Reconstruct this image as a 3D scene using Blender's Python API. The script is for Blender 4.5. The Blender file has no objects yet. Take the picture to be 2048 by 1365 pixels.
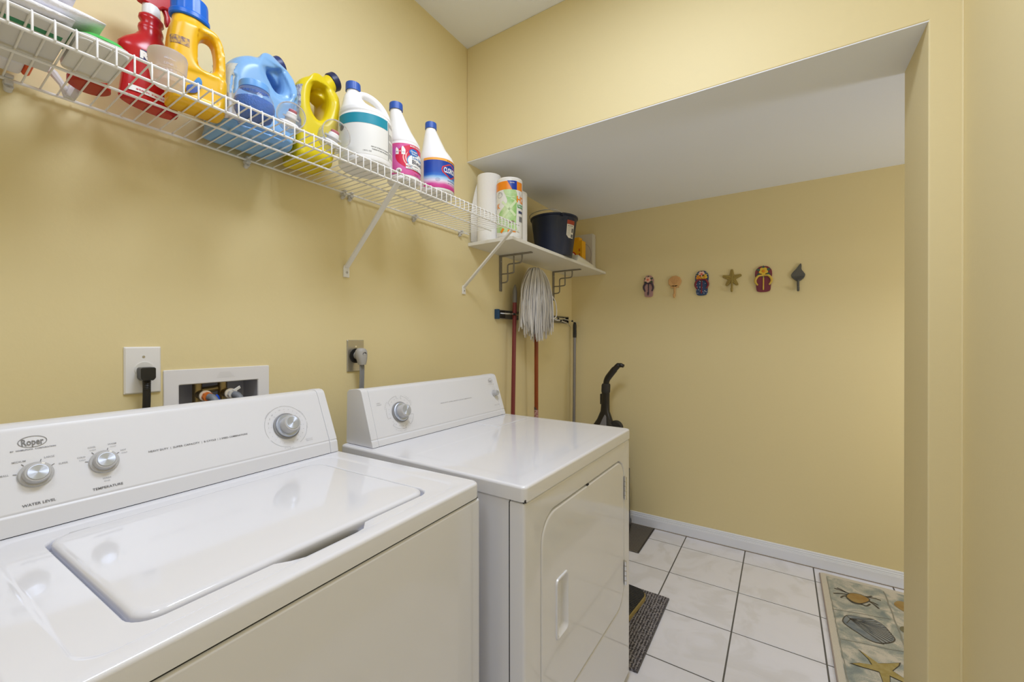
import bpy, bmesh, math, random
from math import sin, cos, pi, radians, sqrt, atan2
from mathutils import Vector, Matrix
random.seed(7)
S = bpy.context.scene
COL = S.collection

# ------------------------------------------------------------------ camera, world, lights, exposure
cam = bpy.data.objects.new('camera', bpy.data.cameras.new('camera'))
COL.objects.link(cam)
cam.data.sensor_width = 36.0
cam.data.lens = 821.05 / 2048 * 36.0
cam.data.clip_start = 0.02
CAMP = Vector((1.3220, -1.6057, 1.2684))
_yaw, _pit, _rol = 0.5802, -0.0026, -0.0006
_fw = Vector((-sin(_yaw) * cos(_pit), cos(_yaw) * cos(_pit), sin(_pit)))
_rt = Vector((cos(_yaw), sin(_yaw), 0)); _up = _rt.cross(_fw)
_r2 = _rt * cos(_rol) + _up * sin(_rol); _u2 = -_rt * sin(_rol) + _up * cos(_rol)
mw = Matrix((_r2, _u2, -_fw)).transposed().to_4x4(); mw.translation = CAMP
cam.matrix_world = mw
S.camera = cam

world = bpy.data.worlds.new('world'); S.world = world; world.use_nodes = True
world.node_tree.nodes['Background'].inputs[0].default_value = (0.86, 0.93, 1.0, 1)
world.node_tree.nodes['Background'].inputs[1].default_value = 0.4

def area(name, loc, size, power, color=(0.845, 0.915, 1.07), shape='DISK', rot=(0, 0, 0), sy=None, spread=180):
    l = bpy.data.lights.new(name, 'AREA'); l.shape = shape; l.size = size; l.spread = math.radians(spread)
    if sy: l.size_y = sy
    l.energy = power; l.color = color
    o = bpy.data.objects.new(name, l); o.location = loc; o.rotation_euler = rot
    COL.objects.link(o); return o
# two ceiling lamps in the laundry room
area('ceiling_lamp_alcove', (1.02, -0.95, 2.715), 0.55, 15.5, spread=180)
area('ceiling_lamp_entry', (0.95, -1.90, 2.715), 0.55, 6, spread=180)
lb = bpy.data.lights.new('alcove_fill', 'POINT'); lb.energy = 10.5; lb.color = (0.845, 0.915, 1.07); lb.shadow_soft_size = 0.12  # unseen fill light added round the jamb to brighten the alcove
lbo = bpy.data.objects.new('alcove_fill', lb); lbo.location = (2.60, 0.40, 1.20); COL.objects.link(lbo)

S.view_settings.view_transform = 'Standard'
S.view_settings.look = 'None'
S.view_settings.exposure = 0.21
S.view_settings.gamma = 1.0
S.view_settings.use_curve_mapping = False
S.cycles.max_bounces = 10
S.cycles.diffuse_bounces = 9
S.cycles.transmission_bounces = 8
S.cycles.transparent_max_bounces = 12
S.cycles.use_denoising = True

# ------------------------------------------------------------------ materials
def srgb(r, g, b):
    f = lambda c: (c / 255 / 12.92) if c / 255 <= 0.04045 else ((c / 255 + 0.055) / 1.055) ** 2.4
    return (f(r), f(g), f(b), 1)
MATS = {}
def mat(name, col, rough=0.5, metal=0.0, coat=0.0, trans=0.0, ior=1.45, alpha=1.0, spec=0.5, bump=None, var=None, sub=0.0):
    if name in MATS: return MATS[name]
    m = bpy.data.materials.new(name); m.use_nodes = True
    nt = m.node_tree; b = nt.nodes['Principled BSDF']
    b.inputs['Base Color'].default_value = col
    b.inputs['Roughness'].default_value = rough
    b.inputs['Metallic'].default_value = metal
    b.inputs['Coat Weight'].default_value = coat
    b.inputs['Coat Roughness'].default_value = 0.03
    b.inputs['Transmission Weight'].default_value = trans
    b.inputs['IOR'].default_value = ior
    b.inputs['Alpha'].default_value = alpha
    b.inputs['Specular IOR Level'].default_value = spec
    if sub:
        b.inputs['Subsurface Weight'].default_value = sub
        b.inputs['Subsurface Radius'].default_value = (0.02, 0.02, 0.02)
    if bump or var:
        tc = nt.nodes.new('ShaderNodeTexCoord')
    if bump:
        scale, strength, dist = bump
        n = nt.nodes.new('ShaderNodeTexNoise'); n.inputs['Scale'].default_value = scale; n.inputs['Detail'].default_value = 4
        bp = nt.nodes.new('ShaderNodeBump'); bp.inputs['Strength'].default_value = strength; bp.inputs['Distance'].default_value = dist
        nt.links.new(tc.outputs['Object'], n.inputs['Vector'])
        nt.links.new(n.outputs['Fac'], bp.inputs['Height']); nt.links.new(bp.outputs['Normal'], b.inputs['Normal'])
    if var:
        scale, c2 = var
        n = nt.nodes.new('ShaderNodeTexNoise'); n.inputs['Scale'].default_value = scale; n.inputs['Detail'].default_value = 5
        cr = nt.nodes.new('ShaderNodeValToRGB'); cr.color_ramp.elements[0].position = 0.35; cr.color_ramp.elements[1].position = 0.65
        cr.color_ramp.elements[0].color = col; cr.color_ramp.elements[1].color = c2
        nt.links.new(tc.outputs['Object'], n.inputs['Vector']); nt.links.new(n.outputs['Fac'], cr.inputs[0])
        nt.links.new(cr.outputs[0], b.inputs['Base Color'])
    MATS[name] = m; return m

def ramp_mat(name, stops, axis=2, lo=0.0, hi=1.0, rough=0.35, wave=0.0):
    """flat printed label: colour bands along one object axis"""
    m = bpy.data.materials.new(name); m.use_nodes = True; nt = m.node_tree; b = nt.nodes['Principled BSDF']
    b.inputs['Roughness'].default_value = rough
    tc = nt.nodes.new('ShaderNodeTexCoord'); sx = nt.nodes.new('ShaderNodeSeparateXYZ'); mr = nt.nodes.new('ShaderNodeMapRange')
    mr.inputs[1].default_value = lo; mr.inputs[2].default_value = hi
    cr = nt.nodes.new('ShaderNodeValToRGB')
    while len(cr.color_ramp.elements) < len(stops): cr.color_ramp.elements.new(0.5)
    for e, (p, c) in zip(cr.color_ramp.elements, stops): e.position = p; e.color = c
    nt.links.new(tc.outputs['Object'], sx.inputs[0])
    if wave:
        n = nt.nodes.new('ShaderNodeTexNoise'); n.inputs['Scale'].default_value = 18
        ma = nt.nodes.new('ShaderNodeMath'); ma.operation = 'MULTIPLY_ADD'; ma.inputs[1].default_value = wave
        nt.links.new(tc.outputs['Object'], n.inputs['Vector']); nt.links.new(n.outputs['Fac'], ma.inputs[0]); nt.links.new(sx.outputs[axis], ma.inputs[2])
        nt.links.new(ma.outputs[0], mr.inputs[0])
    else:
        nt.links.new(sx.outputs[axis], mr.inputs[0])
    nt.links.new(mr.outputs[0], cr.inputs[0]); nt.links.new(cr.outputs[0], b.inputs['Base Color'])
    return m

PAINT = mat('yellow_paint', (0.77, 0.665, 0.385, 1), 0.55, bump=(55, 0.12, 0.004), spec=0.35)
CEIL = mat('ceiling_white', (0.85, 0.89, 0.99, 1), 0.8, bump=(40, 0.08, 0.003))
TRIMW = mat('baseboard_white', (0.80, 0.83, 0.92, 1), 0.4)
ENAMEL = mat('white_enamel', (0.77, 0.78, 0.84, 1), 0.10, coat=0.35)
ENAMEL_M = mat('white_console', (0.75, 0.76, 0.81, 1), 0.32)
DARKGAP = mat('dark_gap', (0.02, 0.02, 0.022, 1), 0.6)  # near-black; stands in for shade in seams and slots, also small dark fittings
INK = mat('grey_ink', (0.13, 0.13, 0.14, 1), 0.5)
INKL = mat('light_grey_ink', (0.36, 0.36, 0.38, 1), 0.5)
KNOBG = mat('knob_grey', (0.50, 0.50, 0.51, 1), 0.35)
KNOBD = mat('knob_dark_ring', (0.26, 0.26, 0.27, 1), 0.4)
CHROME = mat('chrome', (0.75, 0.75, 0.75, 1), 0.15, 1.0)
STEEL = mat('brushed_steel', (0.55, 0.54, 0.53, 1), 0.35, 1.0)
WIREW = mat('white_vinyl_wire', (0.82, 0.82, 0.82, 1), 0.3)
WPLAST = mat('white_plastic', (0.82, 0.82, 0.84, 1), 0.35)
CLIPP = mat('clip_plastic', (0.80, 0.80, 0.80, 1), 0.3, trans=0.25)
BLACKP = mat('black_plastic', (0.018, 0.017, 0.016, 1), 0.35)
BLACKR = mat('black_rubber', (0.03, 0.028, 0.026, 1), 0.6)
CLEAR = mat('clear_plastic', (0.95, 0.95, 0.95, 1), 0.08, trans=0.9, ior=1.2)
FROST = mat('frosted_plastic', (0.93, 0.90, 0.90, 1), 0.35, trans=0.75, ior=1.15)
PAPER = mat('paper_white', (0.85, 0.84, 0.83, 1), 0.85, bump=(120, 0.25, 0.002))
BRASS = mat('old_brass', (0.42, 0.33, 0.17, 1), 0.4, 1.0)
COPPER = mat('copper', (0.55, 0.26, 0.14, 1), 0.4, 1.0)
INKK = mat('black_ink', (0.03, 0.03, 0.035, 1), 0.5)
INKW = mat('white_ink', (0.88, 0.88, 0.88, 1), 0.5)

def brushed(name):
    """radially brushed metal disc: alternating light and dark wedges from the anisotropic finish"""
    m = mat(name, (0.62, 0.67, 0.78, 1), 0.48, 0.75)
    b = m.node_tree.nodes['Principled BSDF']; nt = m.node_tree
    b.inputs['Anisotropic'].default_value = 0.9
    t = nt.nodes.new('ShaderNodeTangent'); t.direction_type = 'RADIAL'; t.axis = 'Z'
    nt.links.new(t.outputs[0], b.inputs['Tangent'])
    return m
BRUSH = brushed('turned_metal')

def tile_mat():
    m = bpy.data.materials.new('marble_tile'); m.use_nodes = True; nt = m.node_tree; b = nt.nodes['Principled BSDF']
    b.inputs['Roughness'].default_value = 0.22
    tc = nt.nodes.new('ShaderNodeTexCoord'); oi = nt.nodes.new('ShaderNodeObjectInfo')
    vm = nt.nodes.new('ShaderNodeVectorMath'); vm.operation = 'ADD'
    mu = nt.nodes.new('ShaderNodeMath'); mu.operation = 'MULTIPLY'; mu.inputs[1].default_value = 40
    nt.links.new(oi.outputs['Random'], mu.inputs[0]); nt.links.new(tc.outputs['Object'], vm.inputs[0]); nt.links.new(mu.outputs[0], vm.inputs[1])
    n = nt.nodes.new('ShaderNodeTexNoise'); n.inputs['Scale'].default_value = 4.5; n.inputs['Detail'].default_value = 7; n.inputs['Distortion'].default_value = 1.6
    nt.links.new(vm.outputs[0], n.inputs['Vector'])
    cr = nt.nodes.new('ShaderNodeValToRGB')
    cr.color_ramp.elements[0].position = 0.40; cr.color_ramp.elements[0].color = (0.77, 0.775, 0.85, 1)
    cr.color_ramp.elements[1].position = 0.60; cr.color_ramp.elements[1].color = (0.84, 0.85, 0.955, 1)
    e = cr.color_ramp.elements.new(0.5); e.color = (0.83, 0.84, 0.94, 1)
    nt.links.new(n.outputs['Fac'], cr.inputs[0]); nt.links.new(cr.outputs[0], b.inputs['Base Color'])
    return m
TILE = tile_mat()
GROUT = mat('dark_grout', (0.13, 0.125, 0.12, 1), 0.9)

# ------------------------------------------------------------------ mesh helpers
class M:
    def __init__(s): s.v = []; s.f = []
    def add(s, vs, fs):
        k = len(s.v); s.v += [tuple(p) for p in vs]; s.f += [tuple(i + k for i in f) for f in fs]; return s
    def join(s, o): return s.add(o.v, o.f)
    def box(s, x0, x1, y0, y1, z0, z1):
        return s.add([(x0, y0, z0), (x1, y0, z0), (x1, y1, z0), (x0, y1, z0), (x0, y0, z1), (x1, y0, z1), (x1, y1, z1), (x0, y1, z1)],
                     [(0, 3, 2, 1), (4, 5, 6, 7), (0, 1, 5, 4), (1, 2, 6, 5), (2, 3, 7, 6), (3, 0, 4, 7)])
    def loops(s, ls, cap0=True, cap1=True, closed=True):
        n = len(ls[0]); vs = [p for l in ls for p in l]; fs = []
        for i in range(len(ls) - 1):
            for j in range(n if closed else n - 1):
                a = i * n + j; b = i * n + (j + 1) % n
                fs.append((a, b, b + n, a + n))
        if cap0: fs.append(tuple(range(n - 1, -1, -1)))
        if cap1: fs.append(tuple(range((len(ls) - 1) * n, len(ls) * n)))
        return s.add(vs, fs)
    def lathe(s, prof, n=32, c=(0, 0, 0), axis='Z', cap0=True, cap1=True):
        ls = []
        for r, z in prof:
            l = []
            for k in range(n):
                a = 2 * pi * k / n; x, y = r * cos(a), r * sin(a)
                p = (x, y, z) if axis == 'Z' else ((z, x, y) if axis == 'X' else (y, z, x))
                l.append((c[0] + p[0], c[1] + p[1], c[2] + p[2]))
            ls.append(l)
        return s.loops(ls, cap0, cap1)
    def tube(s, pts, r, n=8, cap=True):
        P = [Vector(p) for p in pts]; ls = []
        T0 = None
        for i, p in enumerate(P):
            t = (P[min(i + 1, len(P) - 1)] - P[max(i - 1, 0)]).normalized()
            if T0 is None:
                a = Vector((0, 0, 1)) if abs(t.z) < 0.9 else Vector((1, 0, 0)); nrm = t.cross(a).normalized()
            else:
                nrm = (nrm - t * nrm.dot(t)).normalized()
            T0 = t; b = t.cross(nrm); rr = r[i] if isinstance(r, (list, tuple)) else r
            ls.append([p + nrm * rr * cos(2 * pi * k / n) + b * rr * sin(2 * pi * k / n) for k in range(n)])
        return s.loops(ls, cap, cap)
    def prism(s, out, a0, a1, axis='Y'):
        def P(u, w, a): return {'Y': (u, a, w), 'X': (a, u, w), 'Z': (u, w, a)}[axis]
        return s.loops([[P(u, w, a0) for u, w in out], [P(u, w, a1) for u, w in out]])
    def loft(s, secs, n=40):
        """secs: (z, rx, ry, cx, cy, power)"""
        ls = []
        for z, rx, ry, cx, cy, p in secs:
            l = []
            for k in range(n):
                a = 2 * pi * k / n; ca, sa = cos(a), sin(a)
                l.append((cx + rx * math.copysign(abs(ca) ** (2 / p), ca), cy + ry * math.copysign(abs(sa) ** (2 / p), sa), z))
            ls.append(l)
        return s.loops(ls)
    def map(s, fn): s.v = [tuple(fn(*p)) for p in s.v]; return s
    def mesh(s, name, bevel=0, segs=2, ang=35, sharp=35, smooth=True):
        bm = bmesh.new(); vs = [bm.verts.new(p) for p in s.v]
        for f in s.f:
            try: bm.faces.new([vs[i] for i in f])
            except ValueError: pass
        bmesh.ops.recalc_face_normals(bm, faces=bm.faces[:])
        if bevel:
            es = [e for e in bm.edges if len(e.link_faces) == 2 and e.calc_face_angle(0) > radians(ang)]
            bmesh.ops.bevel(bm, geom=es, offset=bevel, segments=segs, profile=0.5, affect='EDGES', clamp_overlap=True)
        me = bpy.data.meshes.new(name); bm.to_mesh(me); bm.free()
        if smooth:
            me.polygons.foreach_set('use_smooth', [True] * len(me.polygons)); me.set_sharp_from_angle(angle=radians(sharp))
        return me

def link(name, me, m=None, parent=None, loc=(0, 0, 0), rot=(0, 0, 0)):
    o = bpy.data.objects.new(name, me); COL.objects.link(o)
    if m is not None and me is not None and not me.materials: me.materials.append(m)
    o.location = loc; o.rotation_euler = rot
    if parent: o.parent = parent
    return o
def build(name, mm, m, parent=None, loc=(0, 0, 0), rot=(0, 0, 0), **k):
    o = link(name, mm.mesh(name, **k), m, parent, loc, rot)
    if k.get('smooth', True) and len(o.data.vertices) < 6000:
        w_ = o.modifiers.new('WeightedNormal', 'WEIGHTED_NORMAL'); w_.keep_sharp = True; w_.weight = 60
    return o
def thing(name, label, cat, loc=(0, 0, 0), rotz=0.0, group=None):
    o = bpy.data.objects.new(name, None); COL.objects.link(o); o.empty_display_size = 0.05
    o.location = loc; o.rotation_euler = (0, 0, rotz); tag(o, label, cat, group); return o
def tag(o, label, cat, group=None):
    o['label'] = label; o['category'] = cat
    if group: o['group'] = group
    return o
def struct(o): o['kind'] = 'structure'; return o
def rr(x0, x1, y0, y1, r, k=6, m=12):
    """rounded rectangle loop, equal vertex counts for every size"""
    out = []
    cs = [(x1 - r, y0 + r, -pi / 2), (x1 - r, y1 - r, 0), (x0 + r, y1 - r, pi / 2), (x0 + r, y0 + r, pi)]
    for i, (cx, cy, a0) in enumerate(cs):
        arc = [(cx + r * cos(a0 + pi / 2 * j / k), cy + r * sin(a0 + pi / 2 * j / k)) for j in range(k + 1)]
        out += arc
        nx, ny, na = cs[(i + 1) % 4]
        q = (nx + r * cos(na), ny + r * sin(na)); p = arc[-1]
        out += [(p[0] + (q[0] - p[0]) * j / m, p[1] + (q[1] - p[1]) * j / m) for j in range(1, m)]
    return out
def spline(pts, n=6, closed=True):
    out = []; N = len(pts)
    for i in range(N if closed else N - 1):
        p = [Vector(pts[(i + d) % N] if closed else pts[min(max(i + d, 0), N - 1)]) for d in (-1, 0, 1, 2)]
        for j in range(n):
            t = j / n
            out.append(tuple(0.5 * (2 * p[1] + (p[2] - p[0]) * t + (2 * p[0] - 5 * p[1] + 4 * p[2] - p[3]) * t * t + (3 * p[1] - p[0] - 3 * p[2] + p[3]) * t ** 3)))
    if not closed: out.append(tuple(pts[-1]))
    return out

# flat print: text and shapes laid out in 2D then mapped onto a plane, cylinder or ring
_TXT = {}
def text2d(s, size, bold=0.0, align='CENTER', wide=1.0, res=2):
    key = (s, bold, res)
    if key not in _TXT:
        cu = bpy.data.curves.new('t', 'FONT'); cu.body = s; cu.size = 1.0; cu.offset = bold; cu.resolution_u = res
        cu.align_x = 'LEFT'
        ob = bpy.data.objects.new('t', cu); me = bpy.data.meshes.new_from_object(ob)
        _TXT[key] = ([tuple(v.co) for v in me.vertices], [tuple(p.vertices) for p in me.polygons])
        bpy.data.objects.remove(ob); bpy.data.curves.remove(cu); bpy.data.meshes.remove(me)
    v, f = _TXT[key]
    if not v: return [], []
    x0 = min(p[0] for p in v); x1 = max(p[0] for p in v); dx = {'CENTER': -(x0 + x1) / 2, 'LEFT': -x0, 'RIGHT': -x1}[align]
    return [((p[0] + dx) * size * wide, p[1] * size, 0) for p in v], f
class Flat(M):
    def text(s, t, x, y, size, bold=0.0, align='CENTER', wide=1.0, width=None, rot=0.0, h=0.0):
        v, f = text2d(t, size, bold, align, wide)
        if width and v:
            w = max(p[0] for p in v) - min(p[0] for p in v); k = width / w; v = [(p[0] * k, p[1], 0) for p in v]
        c, q = cos(rot), sin(rot)
        s.add([(x + p[0] * c - p[1] * q, y + p[0] * q + p[1] * c, h) for p in v], f); return s
    def poly(s, pts, h=0.0): s.add([(x, y, h) for x, y in pts], [tuple(range(len(pts)))]); return s
    def rect(s, x0, x1, y0, y1, h=0.0): return s.poly([(x0, y0), (x1, y0), (x1, y1), (x0, y1)], h)
    def ell(s, x, y, a, b, n=32, h=0.0): return s.poly([(x + a * cos(2 * pi * k / n), y + b * sin(2 * pi * k / n)) for k in range(n)], h)
    def ring(s, x, y, a, b, w, n=48, h=0.0, a0=0.0, a1=2 * pi):
        vs = []
        for k in range(n + 1):
            t = a0 + (a1 - a0) * k / n
            vs += [(x + a * cos(t), y + b * sin(t), h), (x + (a - w) * cos(t), y + (b - w) * sin(t), h)]
        return s.add(vs, [(2 * k, 2 * k + 2, 2 * k + 3, 2 * k + 1) for k in range(n)])
    def stroke(s, pts, w, h=0.0, taper=None):
        vs = []; N = len(pts)
        for i, p in enumerate(pts):
            a = Vector(pts[max(i - 1, 0)]); b = Vector(pts[min(i + 1, N - 1)]); t = (b - a).normalized()
            ww = w / 2 * (taper[i] if taper else 1)
            vs += [(p[0] - t.y * ww, p[1] + t.x * ww, h), (p[0] + t.y * ww, p[1] - t.x * ww, h)]
        return s.add(vs, [(2 * i, 2 * i + 2, 2 * i + 3, 2 * i + 1) for i in range(N - 1)])
    def arctext(s, t, cx, cy, r, a, size, step, bold=0.0):
        """letters round a ring, centred at clockwise angle a (0 = up)"""
        for i, ch in enumerate(t):
            th = a + (i - (len(t) - 1) / 2) * step
            if ch == ' ': continue
            s.text(ch, cx + r * sin(th), cy + r * cos(th), size, bold, rot=-th)
        return s
    def place(s, name, m, parent, fn, cut=None, loc=(0, 0, 0)):
        bm = bmesh.new(); vs = [bm.verts.new(p) for p in s.v]
        for f in s.f:
            try: bm.faces.new([vs[i] for i in f])
            except ValueError: pass
        if cut:
            bmesh.ops.triangulate(bm, faces=bm.faces[:])
            x0 = min(p[0] for p in s.v); x1 = max(p[0] for p in s.v); k = math.ceil(x0 / cut)
            while k * cut < x1:
                bmesh.ops.bisect_plane(bm, geom=bm.verts[:] + bm.edges[:] + bm.faces[:], plane_co=(k * cut, 0, 0), plane_no=(1, 0, 0)); k += 1
        for v in bm.verts: v.co = fn(*v.co)
        me = bpy.data.meshes.new(name); bm.to_mesh(me); bm.free()
        return link(name, me, m, parent, loc)
def on_front(x0, y, z0, eps=0.0006):
    return lambda x, w, h: (x0 + x, y - eps - h, z0 + w)
def on_cyl(R, cx=0, cy=0, z0=0, a0=0.0, eps=0.0008):
    return lambda x, w, h: (cx + (R + eps + h) * sin(a0 + x / R), cy - (R + eps + h) * cos(a0 + x / R), z0 + w)
def on_top(z, eps=0.0006): return lambda x, y, h: (x, y, z + eps + h)

def finish(me_obj, mods):
    """apply modifiers made on a linked object and keep the result"""
    o = me_obj; o.modifiers.clear()
    for kind, kw in mods:
        md = o.modifiers.new(kind, kind)
        for k, v in kw.items(): setattr(md, k, v)
    dg = bpy.context.evaluated_depsgraph_get(); dg.update()
    me = bpy.data.meshes.new_from_object(o.evaluated_get(dg))
    o.modifiers.clear(); old = o.data; o.data = me; bpy.data.meshes.remove(old); me.name = o.name
    me.polygons.foreach_set('use_smooth', [True] * len(me.polygons))
    return o
def inset(ps, d):
    """move a closed dense outline along its inward normal"""
    n = len(ps); ar = sum(ps[i][0] * ps[(i + 1) % n][1] - ps[(i + 1) % n][0] * ps[i][1] for i in range(n)); sg = 1 if ar > 0 else -1
    out = []
    for i in range(n):
        t = (Vector(ps[(i + 1) % n]) - Vector(ps[i - 1])).normalized(); out.append((ps[i][0] - t.y * d * sg, ps[i][1] + t.x * d * sg))
    return out
def blow(name, outline, holes, depth, wfun, m, parent, bevel=0.02, voxel=0.003, extra=None, smooth=14):
    """blow-moulded plastic body: stacked slabs of a profile with a grip hole, fused into one rounded skin"""
    mm = M(); K = 6; H = depth / 2
    for k in range(K):
        th = (k + .5) / K * pi / 2 if k else 0
        d = bevel * (1 - cos(th)); h = H - bevel + bevel * sin(th)
        cu = bpy.data.curves.new('c', 'CURVE'); cu.dimensions = '2D'; cu.fill_mode = 'BOTH'
        for q, ps in enumerate([outline] + holes):
            ps = inset(spline(ps, 5), d if q == 0 else -d)
            sp = cu.splines.new('POLY'); sp.points.add(len(ps) - 1); sp.use_cyclic_u = True
            for w_, p in zip(sp.points, ps): w_.co = (p[0], p[1], 0, 1)
        cu.extrude = h
        ob = bpy.data.objects.new('c', cu); me = bpy.data.meshes.new_from_object(ob)
        bpy.data.objects.remove(ob); bpy.data.curves.remove(cu)
        bm = bmesh.new(); bm.from_mesh(me); bpy.data.meshes.remove(me)
        bmesh.ops.remove_doubles(bm, verts=bm.verts[:], dist=1e-6); bm.verts.index_update()
        mm.add([(v.co.x, v.co.z * wfun(v.co.x, v.co.y), v.co.y) for v in bm.verts], [tuple(v.index for v in f.verts) for f in bm.faces]); bm.free()
    if extra: mm.join(extra)
    o = finish(build(name, mm, m, parent), [('REMESH', dict(mode='VOXEL', voxel_size=voxel)), ('SMOOTH', dict(factor=0.5, iterations=smooth))])
    zm = min(v.co.z for v in o.data.vertices)
    for v in o.data.vertices: v.co.z -= zm - 0.0004
    return o
def skin_patch(name, body, m, parent, test, cuts, eps=0.0009):
    """a printed label that lies on part of a body's own surface"""
    bm = bmesh.new(); bm.from_mesh(body.data)
    for co, no in cuts:
        bmesh.ops.bisect_plane(bm, geom=bm.verts[:] + bm.edges[:] + bm.faces[:], plane_co=co, plane_no=no, clear_outer=True)
    bm.normal_update()
    bmesh.ops.delete(bm, geom=[f for f in bm.faces if not test(f.calc_center_median(), f.normal)], context='FACES')
    bm.normal_update()
    for v in bm.verts: v.co += v.normal * eps
    me = bpy.data.meshes.new(name); bm.to_mesh(me); bm.free()
    me.polygons.foreach_set('use_smooth', [True] * len(me.polygons))
    return link(name, me, m, parent)

# ------------------------------------------------------------------ the room
W1, WR, D, CZ, BZ, T = 1.667, 1.7357, 1.233, 2.7334, 2.165, 0.267
NEAR = -3.4
XR = 3.4
w = M()
hy0, hy1, hz0, hz1 = -1.190, -0.986, 1.02, 1.155
w.box(-0.12, 0, NEAR, hy0, 0, CZ); w.box(-0.12, 0, hy1, D + 0.12, 0, CZ)
w.box(-0.12, 0, hy0, hy1, 0, hz0); w.box(-0.12, 0, hy0, hy1, hz1, CZ)
struct(build('wall_left', w, PAINT, smooth=False))
struct(build('wall_back', M().box(0, XR, D, D + 0.12, 0, BZ + 0.1), PAINT, smooth=False))
struct(build('wall_partition', M().prism([(0, BZ), (W1, BZ), (W1, 0), (2.0, 0), (2.0, CZ), (0, CZ)], 0, T, 'Y'), PAINT, bevel=0.004, segs=3, smooth=True))
struct(build('wall_right', M().box(WR, WR + 0.12, NEAR, 0.0, 0, CZ), PAINT, smooth=False))
struct(build('wall_rear', M().box(-0.12, 0.88, NEAR - 0.12, NEAR, 0, CZ).box(1.72, WR + 0.12, NEAR - 0.12, NEAR, 0, CZ).box(0.88, 1.72, NEAR - 0.12, NEAR, 2.10, CZ), PAINT, smooth=False))
struct(build('wall_alcove_end', M().box(XR, XR + 0.12, T - 0.1, D + 0.12, 0, BZ + 0.1), PAINT, smooth=False))
struct(build('wall_alcove_front', M().box(1.99, XR, T - 0.1, T, 0, BZ + 0.1), PAINT, smooth=False))
struct(build('ceiling', M().box(-0.12, WR + 0.12, NEAR, 0.05, CZ, CZ + 0.1), CEIL, smooth=False))
struct(build('ceiling_alcove', M().prism([(0.001, BZ - 0.003), (D, BZ - 0.003), (D, BZ + 0.1), (T, BZ + 0.1), (T, BZ), (0.001, BZ)], 0.0, XR, 'X'), CEIL, smooth=False))
# caulked corner bead where the right wall meets the partition
struct(build('trim_1', M().tube([(WR - 0.001, -0.001, 0), (WR - 0.001, -0.001, CZ)], 0.004, 8), PAINT))
# floor: grout bed with separate tiles
floor = struct(build('floor', M().box(-0.12, XR + 0.12, NEAR, D + 0.12, -0.1, -0.0013), GROUT, smooth=False))
TX, TY, TS, GW = 0.8124, 0.4045, 0.3302, 0.0060
tmesh = {}
for i in range(-3, 7):
    for j in range(-12, 3):
        x0 = TX + i * TS + GW / 2; x1 = TX + (i + 1) * TS - GW / 2; y0 = TY + j * TS + GW / 2; y1 = TY + (j + 1) * TS - GW / 2
        x0 = max(x0, 0.0); x1 = min(x1, XR if y1 > T else WR + 0.05); y1 = min(y1, D); y0 = max(y0, NEAR)
        if x1 - x0 < 0.02 or y1 - y0 < 0.02: continue
        key = (round(x1 - x0, 4), round(y1 - y0, 4))
        if key not in tmesh:
            a, b = key[0] / 2, key[1] / 2
            tmesh[key] = M().box(-a, a, -b, b, -0.008, 0).mesh('floor_tile', bevel=0.0006, segs=1)
        link('floor_tile', tmesh[key], TILE, floor, ((x0 + x1) / 2, (y0 + y1) / 2, random.uniform(-0.0002, 0.0)))
# baseboard along the back wall, with a stepped top moulding
bb = [(D, 0), (D - 0.014, 0), (D - 0.014, 0.055), (D - 0.0125, 0.057), (D - 0.0125, 0.061), (D - 0.0105, 0.063), (D - 0.0105, 0.070), (D - 0.007, 0.073), (D - 0.007, 0.080), (D - 0.004, 0.084), (D, 0.084)]
struct(build('baseboard_back', M().prism(bb, 0.0, XR, 'X'), TRIMW, sharp=20))
struct(build('trim_2', M().box(0.0, XR, D - 0.0165, D - 0.0135, 0.0, 0.004), mat('tan_caulk', (0.30, 0.25, 0.20, 1), 0.8), smooth=False))

R90 = pi / 2
# ------------------------------------------------------------------ washer and dryer
class Face:
    """coordinates on a sloping console face: v along, w up the slope, h out of it"""
    def __init__(s, p1, p2):
        s.A = Vector((0, p1[0], p1[1])); s.W = (Vector((0, p2[0], p2[1])) - s.A).normalized(); s.N = Vector((1, 0, 0)).cross(s.W)
    def __call__(s, v, w, h=0.0): return tuple(s.A + Vector((v, 0, 0)) + s.W * w + s.N * (h + 0.0005))
    def rot(s):
        return Matrix((Vector((1, 0, 0)), s.W, s.N)).transposed().to_euler()

def knob(parent, face, v, w, rb, rk, hh, base_h=0.004, dial=False):
    base = M().lathe([(rb, 0), (rb, base_h * 0.7), (rb - 0.001, base_h)], 40)
    if dial: base = M().lathe([(rb, 0), (rb, 0.003), (rb - 0.003, 0.0045)], 48)
    b = build('knob_skirt', base, KNOBG if not dial else KNOBD, parent, face(v, w), face.rot())
    if dial:
        build('dial_plate', M().lathe([(rb - 0.004, 0.004), (rb - 0.004, 0.008), (rb - 0.006, 0.0095)], 48), BRUSH, b)
    k = build('knob_grip', M().lathe([(rk, base_h * 0.5), (rk * 0.99, hh * 0.55), (rk * 0.96, hh - 0.003), (rk * 0.90, hh - 0.0005), (rk * 0.78, hh)], 40), KNOBG, b)
    build('knob_cap', M().lathe([(rk * 0.76, hh - 0.001), (rk * 0.76, hh + 0.0008), (rk * 0.70, hh + 0.0012)], 40), BRUSH, b)
    if not dial:
        build('knob_pointer', M().box(-0.002, 0.002, rk * 0.80, rk * 1.0, hh * 0.6, hh + 0.0003), INKW, b, rot=(0, 0, -0.45))
    return b

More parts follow.
